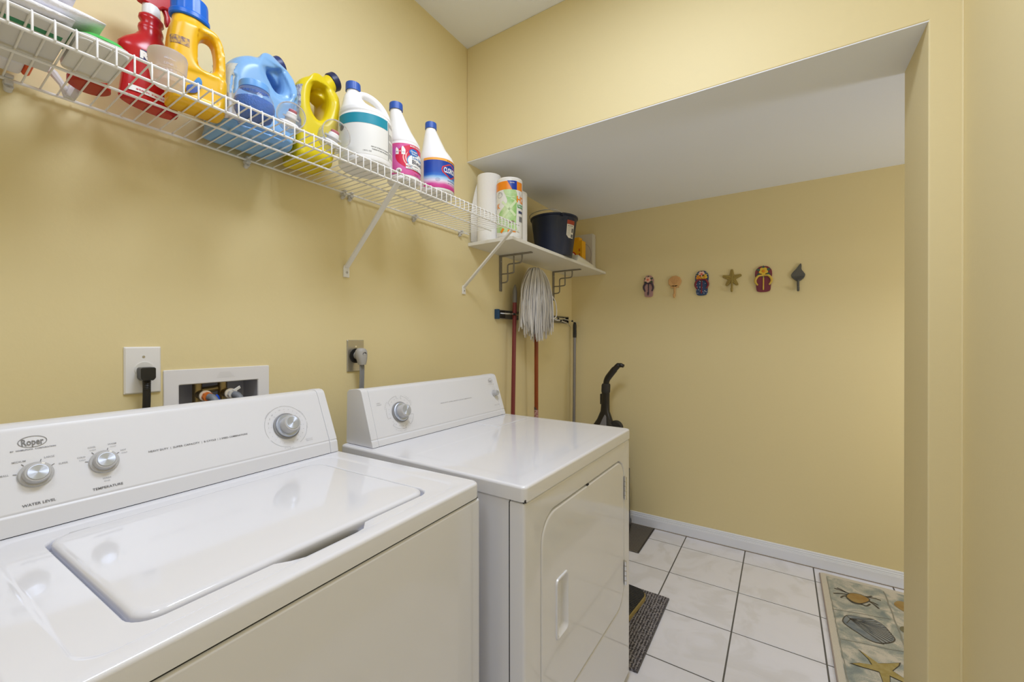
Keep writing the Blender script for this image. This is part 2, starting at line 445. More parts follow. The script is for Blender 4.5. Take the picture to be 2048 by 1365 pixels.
wash = thing('washing_machine', 'white top-load washing machine with two small knobs and one big dial, nearest appliance', 'washing machine', (0.7482, -0.862, 0), R90 + 0.0407)
WZ = 0.9466
VL = -0.687
build('cabinet', M().box(VL + 0.001, -0.001, 0.0005, 0.648, 0.022, WZ - 0.0380), ENAMEL, wash, bevel=0.006, segs=3)
build('shadow_gap', M().box(VL + 0.005, -0.005, 0.0045, 0.640, WZ - 0.0450, WZ - 0.0330), DARKGAP, wash)  # dark filler strip painting the shade between top panel and cabinet
build('finger_slot_shade', M().box(-0.412, -0.290, 0.0415, 0.074, WZ - 0.0235, WZ - 0.0215), DARKGAP, wash)  # dark plate standing in for the shade inside the lid's finger slot
for x in (VL + 0.06, -0.06):
    for y in (0.06, 0.59): build('foot', M().lathe([(0.022, 0), (0.022, 0.012), (0.012, 0.014), (0.012, 0.024)], 16, (x, y, 0)), BLACKR, wash)
def washer_top():
    k, m_ = 6, 24
    def L(x0, x1, y0, y1, r, z, notch=0.0):
        out = []
        for x, y in rr(x0, x1, y0, y1, r, k, m_):
            if notch and y < y0 + 0.004:
                t = 1 / (1 + math.exp(-(x + 0.418) / 0.0035)) * 1 / (1 + math.exp((x + 0.283) / 0.0035))
                y -= notch * t
            out.append((x, y, z))
        return out
    ls = [L(VL, 0, 0, 0.65, 0.018, WZ - 0.034), L(VL, 0, 0, 0.65, 0.018, WZ - 0.007), L(VL + 0.0012, -0.0012, 0.0012, 0.6488, 0.018, WZ - 0.0032),
          L(VL + 0.0035, -0.0035, 0.0035, 0.6465, 0.018, WZ - 0.0009), L(VL + 0.007, -0.007, 0.007, 0.643, 0.018, WZ),
          L(VL + 0.042, -0.040, 0.028, 0.490, 0.03, WZ), L(VL + 0.048, -0.046, 0.034, 0.484, 0.03, WZ - 0.0025), L(VL + 0.053, -0.051, 0.036, 0.479, 0.03, WZ - 0.003)]
    nt = 0.0215
    H = (-0.592, -0.097, 0.0585, 0.452)
    def hl(i, z, r=0.032, n=nt): return L(H[0] + i, H[1] - i, H[2] + i, H[3] - i, r, z, n)
    ls += [hl(0.0, WZ - 0.003), hl(0.002, WZ - 0.0045), hl(0.003, WZ - 0.008), hl(0.0035, WZ - 0.020)]
    ls += [hl(0.012, WZ - 0.022, n=nt + 0.008), hl(0.012, WZ - 0.11, n=nt + 0.008)]
    mm = M().loops(ls, True, False)
    return mm
build('top_panel', washer_top(), ENAMEL, wash, sharp=50)
def lid():
    X = (-0.584, -0.105, 0.067, 0.446)
    def L(i, z, r=0.03): return [(x, y, z) for x, y in rr(X[0] + i, X[1] - i, X[2] + i, X[3] - i, r, 6, 14)]
    return M().loops([L(0.012, WZ - 0.030), L(0.0, WZ - 0.020), L(0.0, WZ - 0.006), L(0.0015, WZ - 0.002), L(0.005, WZ + 0.0004), L(0.01, WZ + 0.001), L(0.05, WZ + 0.0016)])
lid_o = build('lid', lid(), ENAMEL, wash, sharp=60)
build('tub_interior', M().box(-0.56, -0.13, 0.03, 0.43, WZ - 0.115, WZ - 0.105), DARKGAP, wash)
for x in (-0.545, -0.15): build('lid_hinge', M().lathe([(0.004, -0.012), (0.004, 0.012)], 10, (x, 0.449, WZ - 0.006), 'X'), STEEL, wash)

def console(parent, x0, x1, prof, capL, capR, capw=0.024):
    """profile in (depth, height); body between two slightly larger end caps"""
    build('console', M().prism(prof, x0, x1, 'X'), ENAMEL_M, parent, bevel=0.0022, segs=2, ang=25)
    cy = sum(p[0] for p in prof) / len(prof); cz = sum(p[1] for p in prof) / len(prof)
    big = [(p[0] + (p[0] - cy) * 0.016, p[1] + (0.0012 if p[1] > cz else 0)) for p in prof]
    for a, b, f in ((x0 - capw, x0 - 0.0003, capL), (x1 + 0.0003, x1 + capw, capR)):
        if f: build('console_end_cap', M().prism(big, a, b, 'X'), ENAMEL_M, parent, bevel=0.0028, segs=3, ang=25)
wprof = [(0.4975, WZ + 0.001), (0.5025, 0.978), (0.5060, 0.9805), (0.5048, 0.9835), (0.5600, 1.1085), (0.5645, 1.1160), (0.5720, 1.1205), (0.585, 1.1220), (0.604, 1.1205), (0.614, 1.112), (0.622, WZ + 0.001)]
console(wash, VL + 0.031, -0.0305, wprof, True, True)
build('console_shadow_gap', M().box(VL + 0.012, -0.034, 0.4985, 0.60, WZ - 0.0002, WZ + 0.0012), DARKGAP, wash)  # thin dark strip for the shade line at the console foot
wf = Face((0.5045, 0.981), (0.5638, 1.1153))
wf.A += wf.N * 0.0012
con = [o for o in wash.children if o.name.startswith('console') and 'cap' not in o.name and 'gap' not in o.name][0]
knob(wash, wf, -0.5808, 0.0600, 0.0212, 0.0170, 0.016)
knob(wash, wf, -0.4945, 0.0602, 0.0212, 0.0170, 0.016)
knob(wash, wf, -0.1400, 0.0640, 0.0345, 0.0225, 0.032, dial=True)
P = lambda x, y, h: wf(x, y, h)
F = Flat()
F.text('Roper', -0.5806, 0.1128, 0.0165, 0.02, width=0.026)
F.place('maker_lettering', mat('logo_grey', (0.20, 0.20, 0.205, 1), 0.5), con, P)
F = Flat().ring(-0.5806, 0.1188, 0.0172, 0.0102, 0.0009)
F.place('maker_oval', mat('logo_grey', (0.2, 0.2, 0.2, 1)), con, P)
for tx, x_, y_, sz, bd, wd in (('BY  WHIRLPOOL  CORPORATION', -0.5802, 0.1045, 0.0032, 0.015, 0.053), ('WATER LEVEL', -0.5805, 0.0085, 0.0060, 0.012, 0.0385), ('TEMPERATURE', -0.4940, 0.0098, 0.0060, 0.012, 0.042),
        ('HEAVY DUTY', -0.4110, 0.0612, 0.0052, 0.01, 0.033), ('SUPER CAPACITY', -0.3620, 0.0612, 0.0052, 0.01, 0.049), ('8 CYCLE', -0.3175, 0.0612, 0.0052, 0.01, 0.024), ('2 SPEED COMBINATIONS', -0.2680, 0.0612, 0.0052, 0.01, 0.061)):
    Flat().text(tx, x_, y_, sz, bd, width=wd).place('lettering', INK, con, P)
F = Flat()
for x_ in (-0.3905, -0.3335, -0.3020): F.text('|', x_, 0.0612, 0.0055)
for a, cx in ((-1.35, -0.5808), (-0.62, -0.5808), (0.30, -0.5808), (1.05, -0.5808), (-1.35, -0.4945), (-0.62, -0.4945), (0.30, -0.4945), (1.05, -0.4945)):
    F.stroke([(cx + r * sin(a), 0.0601 + r * cos(a)) for r in (0.0218, 0.0262)], 0.0009)
F.place('console_marks', INK, con, P)['kind'] = 'stuff'
F = Flat()
F.text('SMALL', -0.6165, 0.0655, 0.0042, 0.01); F.text('MEDIUM', -0.5985, 0.0850, 0.0042, 0.01)
F.text('LARGE', -0.5630, 0.0858, 0.0042, 0.01); F.text('SUPER', -0.5472, 0.0700, 0.0042, 0.01)
for x, y, t in ((-0.5240, 0.0742, 'COLD'), (-0.5085, 0.0900, 'COOL'), (-0.4800, 0.0910, 'WARM'), (-0.4650, 0.0750, 'HOT')):
    F.text(t, x, y, 0.0040, 0.01); F.text('COLD', x + 0.001, y - 0.0052, 0.0032)
F.text('WASH', -0.4940, 0.0272, 0.0040, 0.01); F.text('RINSE', -0.4940, 0.0222, 0.0032)
dc = (-0.1400, 0.0640)
F.ring(dc[0], dc[1], 0.0555, 0.0555, 0.0005, a0=radians(100), a1=radians(205)); F.ring(dc[0], dc[1], 0.0555, 0.0555, 0.0005, a0=radians(35), a1=radians(98))
F.ring(dc[0], dc[1], 0.0555, 0.0555, 0.0005, a0=radians(212), a1=radians(268)); F.ring(dc[0], dc[1], 0.0555, 0.0555, 0.0005, a0=radians(298), a1=radians(352))
F.arctext('NORMAL', dc[0], dc[1], 0.0555, radians(-48), 0.0036, 0.075); F.arctext('PERMANENT PRESS', dc[0], dc[1], 0.0555, radians(78), 0.0036, 0.068)
F.arctext('GENTLE', dc[0], dc[1], 0.0580, radians(186), 0.0036, 0.075)
for d_ in range(0, 360, 15):
    if 165 < d_ < 195: continue
    a = radians(d_ + 4); F.text(random.choice(['14', '10', '8', '6', '4', '2', 'OFF']), dc[0] + 0.045 * sin(a), dc[1] + 0.045 * cos(a), 0.0032, rot=-a)
    if d_ % 45 == 0: F.stroke([(dc[0] + r * sin(a), dc[1] + r * cos(a)) for r in (0.0380, 0.0405)], 0.0005)
F.text('PULL TO START', -0.0875, 0.0175, 0.0028); F.text('PUSH TO STOP', -0.0875, 0.0135, 0.0028)
F.place('small_lettering', INKL, con, P)['kind'] = 'stuff'

dry = thing('clothes_dryer', 'white front-loading clothes dryer with big left dial, standing beyond the washer', 'dryer', (0.8411, -0.821, 0), R90 - 0.0108)
DZ, DW = 0.9379, 0.737
build('cabinet', M().box(0.001, DW - 0.001, 0.0425, 0.688, 0.022, DZ - 0.037), ENAMEL, dry, bevel=0.003)
for x in (0.06, DW - 0.06):
    for y in (0.10, 0.63): build('foot', M().lathe([(0.020, 0), (0.020, 0.012), (0.012, 0.014), (0.012, 0.026)], 16, (x, y, 0)), BLACKR, dry)
def front_panel():
    def L(x0, x1, z0, z1, r, y): return [(x, y, z) for x, z in rr(x0, x1, z0, z1, r, 8, 14)]
    d = (0.0735, 0.6765, 0.3165, 0.8435)
    return M().loops([L(0.0, DW, 0.026, DZ - 0.0385, 0.006, 0.040), L(0.0, DW, 0.026, DZ - 0.0385, 0.006, 0.007), L(0.002, DW - 0.002, 0.028, DZ - 0.0400, 0.006, 0.0025), L(0.007, DW - 0.007, 0.033, DZ - 0.0450, 0.006, 0.0),
                      L(d[0] - 0.003, d[1] + 0.003, d[2] - 0.003, d[3] + 0.003, 0.073, 0.0), L(d[0], d[1], d[2], d[3], 0.07, 0.0025), L(d[0] + 0.001, d[1] - 0.001, d[2] + 0.001, d[3] - 0.001, 0.07, 0.010)], True, True)
build('front_panel', front_panel(), ENAMEL, dry, sharp=50)
build('shadow_gap', M().box(0.004, DW - 0.004, 0.0040, 0.684, DZ - 0.0440, DZ - 0.0345), DARKGAP, dry)  # dark filler for the shade in the seam below the dryer top
build('corner_seam', M().box(0.0004, 0.02, 0.0395, 0.0430, 0.03, DZ - 0.042), DARKGAP, dry)
def dryer_door():
    def L(x0, x1, z0, z1, r, y): return [(x, y, z) for x, z in rr(x0, x1, z0, z1, r, 8, 14)]
    d = (0.0775, 0.6725, 0.3205, 0.8395)
    hnd = (0.1515, 0.2120, 0.503, 0.653)
    return M().loops([L(*d, 0.066, 0.012), L(*d, 0.066, 0.003), L(d[0] + 0.002, d[1] - 0.002, d[2] + 0.002, d[3] - 0.002, 0.066, 0.0002), L(d[0] + 0.006, d[1] - 0.006, d[2] + 0.006, d[3] - 0.006, 0.066, -0.0006),
                      L(hnd[0] - 0.004, hnd[1] + 0.004, hnd[2] - 0.004, hnd[3] + 0.004, 0.014, -0.0006), L(hnd[0] - 0.003, hnd[1] + 0.003, hnd[2] - 0.003, hnd[3] + 0.003, 0.013, -0.0046), L(hnd[0] - 0.0005, hnd[1] + 0.0005, hnd[2] - 0.0005, hnd[3] + 0.0005, 0.012, -0.0056),
                      L(hnd[0] + 0.003, hnd[1] - 0.002, hnd[2] + 0.003, hnd[3] - 0.003, 0.010, -0.0046), L(hnd[0] + 0.008, hnd[1] - 0.006, hnd[2] + 0.008, hnd[3] - 0.008, 0.008, 0.006), L(hnd[0] + 0.014, hnd[1] - 0.010, hnd[2] + 0.014, hnd[3] - 0.014, 0.006, 0.0095)], False, True)
door = build('door', dryer_door(), ENAMEL, dry, sharp=50)
build('door_catch', M().lathe([(0.003, -0.004), (0.003, 0.004)], 10, (0.349, -0.0004, 0.8418), 'X'), DARKGAP, door)
for z0, z1 in ((0.692, 0.776), (0.385, 0.472)):
    h = M(); n = 5; dz = (z1 - z0) / n
    for k in range(n): h.lathe([(0.0052, dz * k + 0.0014), (0.0052, dz * (k + 1) - 0.0014)], 12, (0.6745, -0.0050, z0))
    h.lathe([(0.0030, 0.001), (0.0030, z1 - z0 - 0.001)], 8, (0.6745, -0.0050, z0)); h.box(0.6745, 0.682, -0.0008, 0.0006, z0, z1)
    build('door_hinge', h, CHROME, dry)
def dryer_top():
    def L(i, z, r=0.014): return [(x, y, z) for x, y in rr(-0.002 + i, DW + 0.002 - i, -0.003 + i, 0.69 - i, r, 5, 12)]
    def Q(x0, x1, y0, y1, z, r=0.02): return [(x, y, z) for x, y in rr(x0, x1, y0, y1, r, 5, 12)]
    return M().loops([L(0, DZ - 0.0355), L(0, DZ - 0.007), L(0.0012, DZ - 0.003), L(0.004, DZ - 0.0006), L(0.008, DZ), Q(0.040, DW - 0.03, 0.045, 0.41, DZ), Q(0.044, DW - 0.034, 0.049, 0.406, DZ - 0.0005), Q(0.06, DW - 0.05, 0.065, 0.39, DZ - 0.0005)])
build('top_panel', dryer_top(), ENAMEL, dry, sharp=50)
build('lint_screen_lid', M().loops([[(x, y, z) for x, y in rr(0.487 + i, 0.700 - i, 0.424 + i, 0.535 - i, 0.012, 4, 6)] for i, z in ((0, DZ - 0.001), (0, DZ + 0.0008), (0.003, DZ + 0.0016), (0.012, DZ + 0.0016))]), ENAMEL, dry, sharp=50)
build('top_screw', M().lathe([(0.004, 0), (0.004, 0.002)], 10, (0.004, -0.001, DZ - 0.034), 'Y'), DARKGAP, dry)
dprof = [(0.5545, DZ + 0.001), (0.5600, 0.9575), (0.5635, 0.9600), (0.5622, 0.9632), (0.6085, 1.1020), (0.6125, 1.1085), (0.6195, 1.1125), (0.634, 1.1140), (0.672, 1.1085), (0.682, 1.100), (0.686, DZ + 0.001)]
console(dry, 0.042, 0.700, dprof, True, True)
build('console_shadow_gap', M().box(0.030, 0.712, 0.5560, 0.66, DZ - 0.0002, DZ + 0.0012), DARKGAP, dry)  # thin dark strip drawing the shade under the dryer console
df = Face((0.5622, 0.9605), (0.6105, 1.1080)); 
df.A += df.N * 0.0008
dcon = [o for o in dry.children if o.name.startswith('console') and 'cap' not in o.name and 'gap' not in o.name][0]
knob(dry, df, 0.1500, 0.0705, 0.0345, 0.0220, 0.032, dial=True)
knob(dry, df, 0.6800, 0.0760, 0.0150, 0.0120, 0.020)
Pd = lambda x, y, h: df(x, y, h)
F = Flat()
F.ring(0.674, 0.1330, 0.0150, 0.0100, 0.0009); F.text('Roper', 0.674, 0.1295, 0.0115, 0.02, width=0.020)
F.text('BY WHIRLPOOL CORPORATION', 0.674, 0.1160, 0.0030, width=0.046)
F.text('HEAVY DUTY | SUPER CAPACITY | CYCLE COMBINATIONS', 0.4330, 0.0735, 0.0044, 0.008, width=0.180)
F.text('PUSH TO START', 0.6800, 0.0235, 0.0044, width=0.036)
F.place('small_lettering', INKL, dcon, Pd)['kind'] = 'stuff'
F = Flat(); c2 = (0.15, 0.0705)
for a0, a1 in ((95, 140), (160, 196), (224, 282), (305, 345), (20, 75)): F.ring(c2[0], c2[1], 0.056, 0.056, 0.0006, a0=radians(a0), a1=radians(a1))
for a in (95, 140, 196, 224, 282, 305, 345, 20, 75): F.stroke([(c2[0] + r * cos(radians(a)), c2[1] + r * sin(radians(a))) for r in (0.046, 0.056)], 0.0006)
F.arctext('ENERGY', c2[0], c2[1], 0.060, radians(-62), 0.004, 0.08); F.arctext('TIMED DRY', c2[0], c2[1], 0.060, radians(48), 0.004, 0.08); F.arctext('AUTOMATIC', c2[0], c2[1], 0.061, radians(192), 0.004, 0.08)
for d_ in range(0, 360, 18): a = radians(d_); F.text(random.choice(['60', '40', '20', '30', '10']), c2[0] + 0.045 * sin(a), c2[1] + 0.045 * cos(a), 0.0034, rot=-a)
F.text('\u2022 ENERGY', 0.0700, 0.1090, 0.0040); F.text('PREFERRED', 0.0725, 0.1035, 0.0036)
F.place('dial_lettering', INKL, dcon, Pd)['kind'] = 'stuff'

# ------------------------------------------------------------------ wire shelf
SZ, SX, LZ, SEND = 1.7963, 0.3124, 1.7642, -0.0051
SLEFT = -1.95
sh = thing('wire_shelf', 'long white vinyl coated wire shelf on the left yellow wall', 'shelf', (0, 0, SZ))
def rod(x, z, r, y1=SEND): build('rod', M().tube([(x, SLEFT, z - SZ), (x, y1, z - SZ)], r, 8), WIREW, sh)
rod(SX, SZ, 0.0030); rod(SX, LZ, 0.0030); rod(0.014, SZ, 0.0032); rod(0.158, SZ - 0.0038, 0.0030, -0.012)
dwm = M().tube([(0.010, 0, 0.004), (0.16, 0, 0.0035), (SX - 0.006, 0, 0.0035), (SX + 0.0015, 0, 0.0028), (SX + 0.0040, 0, -0.002), (SX + 0.0040, 0, LZ - SZ + 0.001), (SX + 0.001, 0, LZ - SZ - 0.0025)], 0.0017, 6).mesh('deck_wire')
y = -1.5005 + 0.025 * 59
while y > SLEFT:
    link('deck_wire', dwm, WIREW, sh, (0, y, 0)); y -= 0.0250
clip = M(); clip.tube([(0.0, 0, -0.004), (0.012, 0, -0.004)], 0.0075, 12); clip.box(0.004, 0.022, -0.006, 0.006, -0.011, -0.004); clip.box(0.006, 0.024, -0.006, 0.006, 0.002, 0.008); clip.tube([(0.0, 0, -0.018), (0.013, 0, -0.012)], [0.006, 0.0075], 12)
clipm = clip.mesh('wall_clip', bevel=0.0008, segs=1)
scr = M().lathe([(0.0028, 0), (0.0028, 0.0145)], 8, (0, 0, 0), 'X').mesh('clip_screw')
for y in (-1.468, -1.023, -0.706, -0.677, -0.365, -0.064):
    c = link('wall_clip', clipm, CLIPP, sh, (0.0006, y, 0)); link('clip_screw', scr, STEEL, c, (0, 0, -0.016))
for yt, yf in ((-0.716, -0.690), (-0.056, -0.031)):
    br = M()
    a = Vector((SX - 0.002, yt, LZ - SZ + 0.004)); b = Vector((0.006, yf, 1.532 - SZ))
    ax = (b - a).normalized(); sd = Vector((0, 1, 0)); nn = ax.cross(sd).normalized()
    ls = []
    for p in (a, b):
        ls.append([p + sd * s1 * 0.0085 + nn * s2 * 0.004 for s1, s2 in ((-1, -1), (1, -1), (1, 1), (-1, 1))])
    br.loops(ls)
    o = build('support_brace', br, WIREW, sh, bevel=0.0015, segs=2)
    pl = M().prism([(-0.0115, 1.496 - SZ), (0.0115, 1.496 - SZ), (0.0115, 1.528 - SZ), (0.0075, 1.540 - SZ), (-0.0075, 1.540 - SZ), (-0.0115, 1.528 - SZ)], 0.0005, 0.007, 'X').map(lambda x, y_, z: (x, y_ + yf, z))
    build('brace_foot', pl, WIREW, o, bevel=0.001, segs=1)
    build('brace_screw', M().lathe([(0.0042, 0), (0.0042, 0.002), (0.003, 0.003)], 10, (0.007, yf, 1.513 - SZ), 'X'), STEEL, o)
    build('brace_hook', M().tube([(SX - 0.02, yt, 0.006), (SX - 0.006, yt, 0.0085), (SX + 0.004, yt, 0.005)], 0.0035, 6), STEEL, o)
# loose plastic lever of a wall clip hanging below the deck
lc = M(); lc.tube([(0.050, -1.430, 0.045), (0.050, -1.412, 0.030), (0.050, -1.399, 0.012), (0.050, -1.393, -0.010), (0.050, -1.386, -0.006)], [0.007, 0.008, 0.006, 0.006, 0.005], 8)
lc.tube([(0.050, -1.390, -0.010), (0.050, -1.383, 0.010), (0.050, -1.376, 0.028)], [0.009, 0.010, 0.009], 8)
build('loose_clip_lever', lc, CLIPP, sh)

DECK = SZ + 0.0055
def on_shelf(name, label, cat, x, y, phi=0.0, group=None): return thing(name, label, cat, (x, y, DECK), R90 + radians(phi), group)

# ------------------------------------------------------------------ bottles on the wire shelf
BWHITE = mat('bleach_white', (0.84, 0.84, 0.85, 1), 0.35)
CAPB = mat('cap_blue', (0.02, 0.09, 0.42, 1), 0.35)
def ribbed_cap(name, r, h, m, parent, loc, n=36, rot=(0, 0, 0), skirt=True, depth=0.0007):
    ls = []
    for z, k, rb in ((0, 1.0, 0), (h * 0.12, 1.0, 1), (h * 0.82, 0.985, 1), (h * 0.94, 0.96, 0), (h, 0.86, 0)):
        l = []
        for i in range(n * 3):
            a = 2 * pi * i / (n * 3); q = r * k - (depth if rb and i % 3 == 0 else 0)
            l.append((q * cos(a), q * sin(a), z))
        ls.append(l)
    return build(name, M().loops(ls), m, parent, loc, rot, sharp=40)

# first of the two narrow bleach bottles nearest the corner: orange, blue and pink label
t = on_shelf('bleach_bottle', 'white bleach bottle with blue and orange label, last bottle on the wire shelf', 'bottle', 0.2505, -0.481); t.scale.z = 0.975
R = 0.0638
build('body', M().loft([(0, .056, .056, 0, 0, 2), (.003, .0615, .0615, 0, 0, 2), (.008, R, R, 0, 0, 2), (.012, R, R, 0, 0, 2), (.122, R, R, 0, 0, 2), (.1275, R * .985, R * .985, 0, 0, 2), (.14, .0590, .0590, -.003, 0, 2), (.165, .0445, .0445, -.013, 0, 2), (.20, .0320, .0320, -.0225, 0, 2), (.23, .0215, .0215, -.029, 0, 2), (.238, .0185, .0185, -.030, 0, 2), (.246, .0185, .0185, -.030, 0, 2)], 56), BWHITE, t, sharp=60)
ribbed_cap('cap', 0.0208, 0.024, CAPB, t, (-0.030, 0, 0.241))
lm = ramp_mat('blue_pink_label', [(0, srgb(190, 30, 120)), (.17, srgb(205, 70, 150)), (.30, srgb(225, 215, 232)), (.42, srgb(150, 195, 232)), (.50, srgb(40, 110, 200)), (.62, srgb(15, 75, 175)), (1, srgb(10, 62, 160))], 2, 0.014, 0.115, wave=0.012)
lab = Flat().rect(-0.102, 0.102, 0.0125, 0.113).place('label', lm, t, on_cyl(R), 0.004)
Flat().rect(-0.102, 0.102, 0.113, 0.1215, 0.0).place('label_band', mat('label_orange', srgb(240, 170, 70), 0.4), lab, on_cyl(R), 0.004)
Flat().text('33% MORE', 0.012, 0.1145, 0.0065, 0.01, width=0.050).place('lettering', mat('dark_gold', srgb(120, 70, 20), 0.5), lab, on_cyl(R, eps=0.0011), 0.004)
LX, LZc = 0.002, 0.081
Flat().poly([(LX - .0375, LZc), (LX - .033, LZc + .011), (LX - .005, LZc + .0255), (LX + .005, LZc + .0255), (LX + .033, LZc + .011), (LX + .0375, LZc), (LX + .033, LZc - .011), (LX + .005, LZc - .0285), (LX - .005, LZc - .0285), (LX - .033, LZc - .011)]).place('logo_border', mat('logo_red', srgb(215, 60, 55), 0.4), lab, on_cyl(R, eps=0.0012), 0.004)
Flat().poly([(LX - .0325, LZc), (LX - .029, LZc + .0085), (LX - .004, LZc + .0215), (LX + .004, LZc + .0215), (LX + .029, LZc + .0085), (LX + .0325, LZc), (LX + .029, LZc - .0085), (LX + .004, LZc - .0245), (LX - .004, LZc - .0245), (LX - .029, LZc - .0085)]).place('logo_field', mat('logo_blue', srgb(15, 60, 155), 0.4), lab, on_cyl(R, eps=0.0016), 0.004)
Flat().text('CLOROX', LX, LZc - .0095, 0.0265, 0.03, width=0.057).place('logo_lettering', INKW, lab, on_cyl(R, eps=0.0021), 0.003)
F = Flat(); F.text('Disinfecting Bleach', 0.012, 0.0415, 0.0062, 0.01, width=0.045); F.text('kills 99.9% of germs', 0.012, 0.033, 0.005, width=0.042); F.text('121', -0.048, 0.038, 0.008); F.ring(-0.048, 0.041, 0.008, 0.006, 0.0006)
F.place('small_lettering', mat('label_navy', srgb(60, 70, 140), 0.5), lab, on_cyl(R, eps=0.0012), 0.004)

# second: pink and red label
t = on_shelf('bleach_bottle', 'white bleach bottle with pink and red label, beside the blue labelled one', 'bottle', 0.2350, -0.6260); t.scale.z = 0.955
R = 0.0548
build('body', M().loft([(0, .048, .048, 0, 0, 2), (.003, .053, .053, 0, 0, 2), (.008, R, R, 0, 0, 2), (.128, R, R, 0, 0, 2), (.132, R * .975, R * .975, 0, 0, 2), (.1365, R * .975, R * .975, 0, 0, 2), (.139, R * .99, R * .99, -.001, 0, 2), (.155, .0485, .0485, -.007, 0, 2), (.18, .0385, .0385, -.0155, 0, 2), (.21, .0295, .0295, -.025, 0, 2), (.24, .0215, .0215, -.033, 0, 2), (.2475, .0190, .0190, -.034, 0, 2), (.256, .0190, .0190, -.034, 0, 2)], 56), BWHITE, t, sharp=60)
ribbed_cap('cap', 0.0222, 0.025, CAPB, t, (-0.034, 0, 0.2505))
pk = ramp_mat('pink_label', [(0, srgb(205, 85, 150)), (.45, srgb(214, 105, 175)), (.75, srgb(190, 95, 180)), (1, srgb(215, 80, 140))], 2, 0.02, 0.125)
lab = Flat().rect(-0.0865, 0.0865, 0.018, 0.1255).place('label', pk, t, on_cyl(R), 0.004)
cc = (0.012, 0.078)
half = [(cc[0] + .080 * cos(a), cc[1] + .046 * sin(a) + .002) for a in [2 * pi * k / 48 for k in range(48)]]
half = [(max(-0.0835, min(0.085, x)), max(0.02, min(0.1252, z))) for x, z in half]
Flat().poly(half).place('label_red_field', mat('label_red', srgb(208, 28, 70), 0.4), lab, on_cyl(R, eps=0.0011), 0.004)
F = Flat()
for q in (0.062, 0.054): F.stroke([(0.020 + q * cos(a), 0.078 + q * 0.72 * sin(a)) for a in [radians(150 + 7 * k) for k in range(14)]], 0.0032, taper=[.2, .5, .8, 1, 1.2, 1.3, 1.3, 1.3, 1.2, 1, .8, .6, .4, .2])
F.place('label_swoosh', mat('label_peach', srgb(245, 190, 180), 0.4), lab, on_cyl(R, eps=0.0014), 0.003)
Flat().ell(0.016, 0.068, 0.047, 0.031).place('label_blue_oval', mat('label_blue', srgb(90, 150, 205), 0.4), lab, on_cyl(R, eps=0.0017), 0.004)
Flat().ell(0.017, 0.068, 0.0445, 0.029).place('label_white_oval', INKW, lab, on_cyl(R, eps=0.0021), 0.004)
Flat().ell(-0.006, 0.0985, 0.0175, 0.0125).place('maker_oval', mat('maker_blue', srgb(25, 110, 195), 0.4), lab, on_cyl(R, eps=0.0025), 0.004)
F = Flat(); F.text('Great', -0.006, 0.0985, 0.0095, 0.02, width=0.026); F.text('Value', -0.005, 0.0905, 0.0085, 0.02, width=0.022); F.place('maker_lettering', INKW, lab, on_cyl(R, eps=0.0029), 0.003)
Flat().text('Low-Splash', 0.0145, 0.0765, 0.0145, 0.012, width=0.055).place('lettering', mat('label_sky', srgb(60, 130, 195), 0.4), lab, on_cyl(R, eps=0.0026), 0.003)
Flat().text('Bleach', 0.0140, 0.0590, 0.020, 0.012, width=0.054).place('lettering', mat('label_dark', srgb(25, 30, 60), 0.4), lab, on_cyl(R, eps=0.0026), 0.003)
F = Flat(); F.rect(-0.034, 0.07, 0.0485, 0.0555); F.rect(-0.034, 0.07, 0.0385, 0.0455); F.place('label_strips', INKW, lab, on_cyl(R, eps=0.0024), 0.004)
F = Flat(); F.text('\u2022 Whitens, brightens', -0.031, 0.0502, 0.0052, 0.01, 'LEFT'); F.text('\u2022 Color-free formula', -0.031, 0.0402, 0.0052, 0.01, 'LEFT'); F.place('strip_lettering', mat('label_dark', (0, 0, 0, 1)), lab, on_cyl(R, eps=0.0028), 0.003)
Flat().text('MORE CONCENTRATED', 0.016, 0.1172, 0.0068, 0.03, width=0.072).place('lettering', INKW, lab, on_cyl(R, eps=0.0016), 0.003)
F = Flat()
for x, k in ((-0.0615, 0.9), (-0.0415, 1.1)): F.poly([(x - .0055 * k, .086), (x + .0055 * k, .086), (x + .0055 * k, .086 + .016 * k), (x + .002 * k, .086 + .022 * k), (x - .001 * k, .086 + .026 * k), (x - .0035 * k, .086 + .026 * k), (x - .0055 * k, .086 + .02 * k)])
F.text('=', -0.0520, 0.094, 0.008, 0.03); F.ell(-0.056, 0.031, 0.0095, 0.0078); F.place('bottle_pictograms', INKW, lab, on_cyl(R, eps=0.0017), 0.003)
F = Flat(); F.text('81', -0.0615, 0.092, 0.0065, 0.01); F.text('121', -0.0415, 0.092, 0.0065, 0.01); F.text('HE', -0.056, 0.0275, 0.0080, 0.03)
F.text('2.55 QT', 0.005, 0.022, 0.0055); F.place('pictogram_lettering', mat('label_dark', (0, 0, 0, 1)), lab, on_cyl(R, eps=0.0021), 0.003)

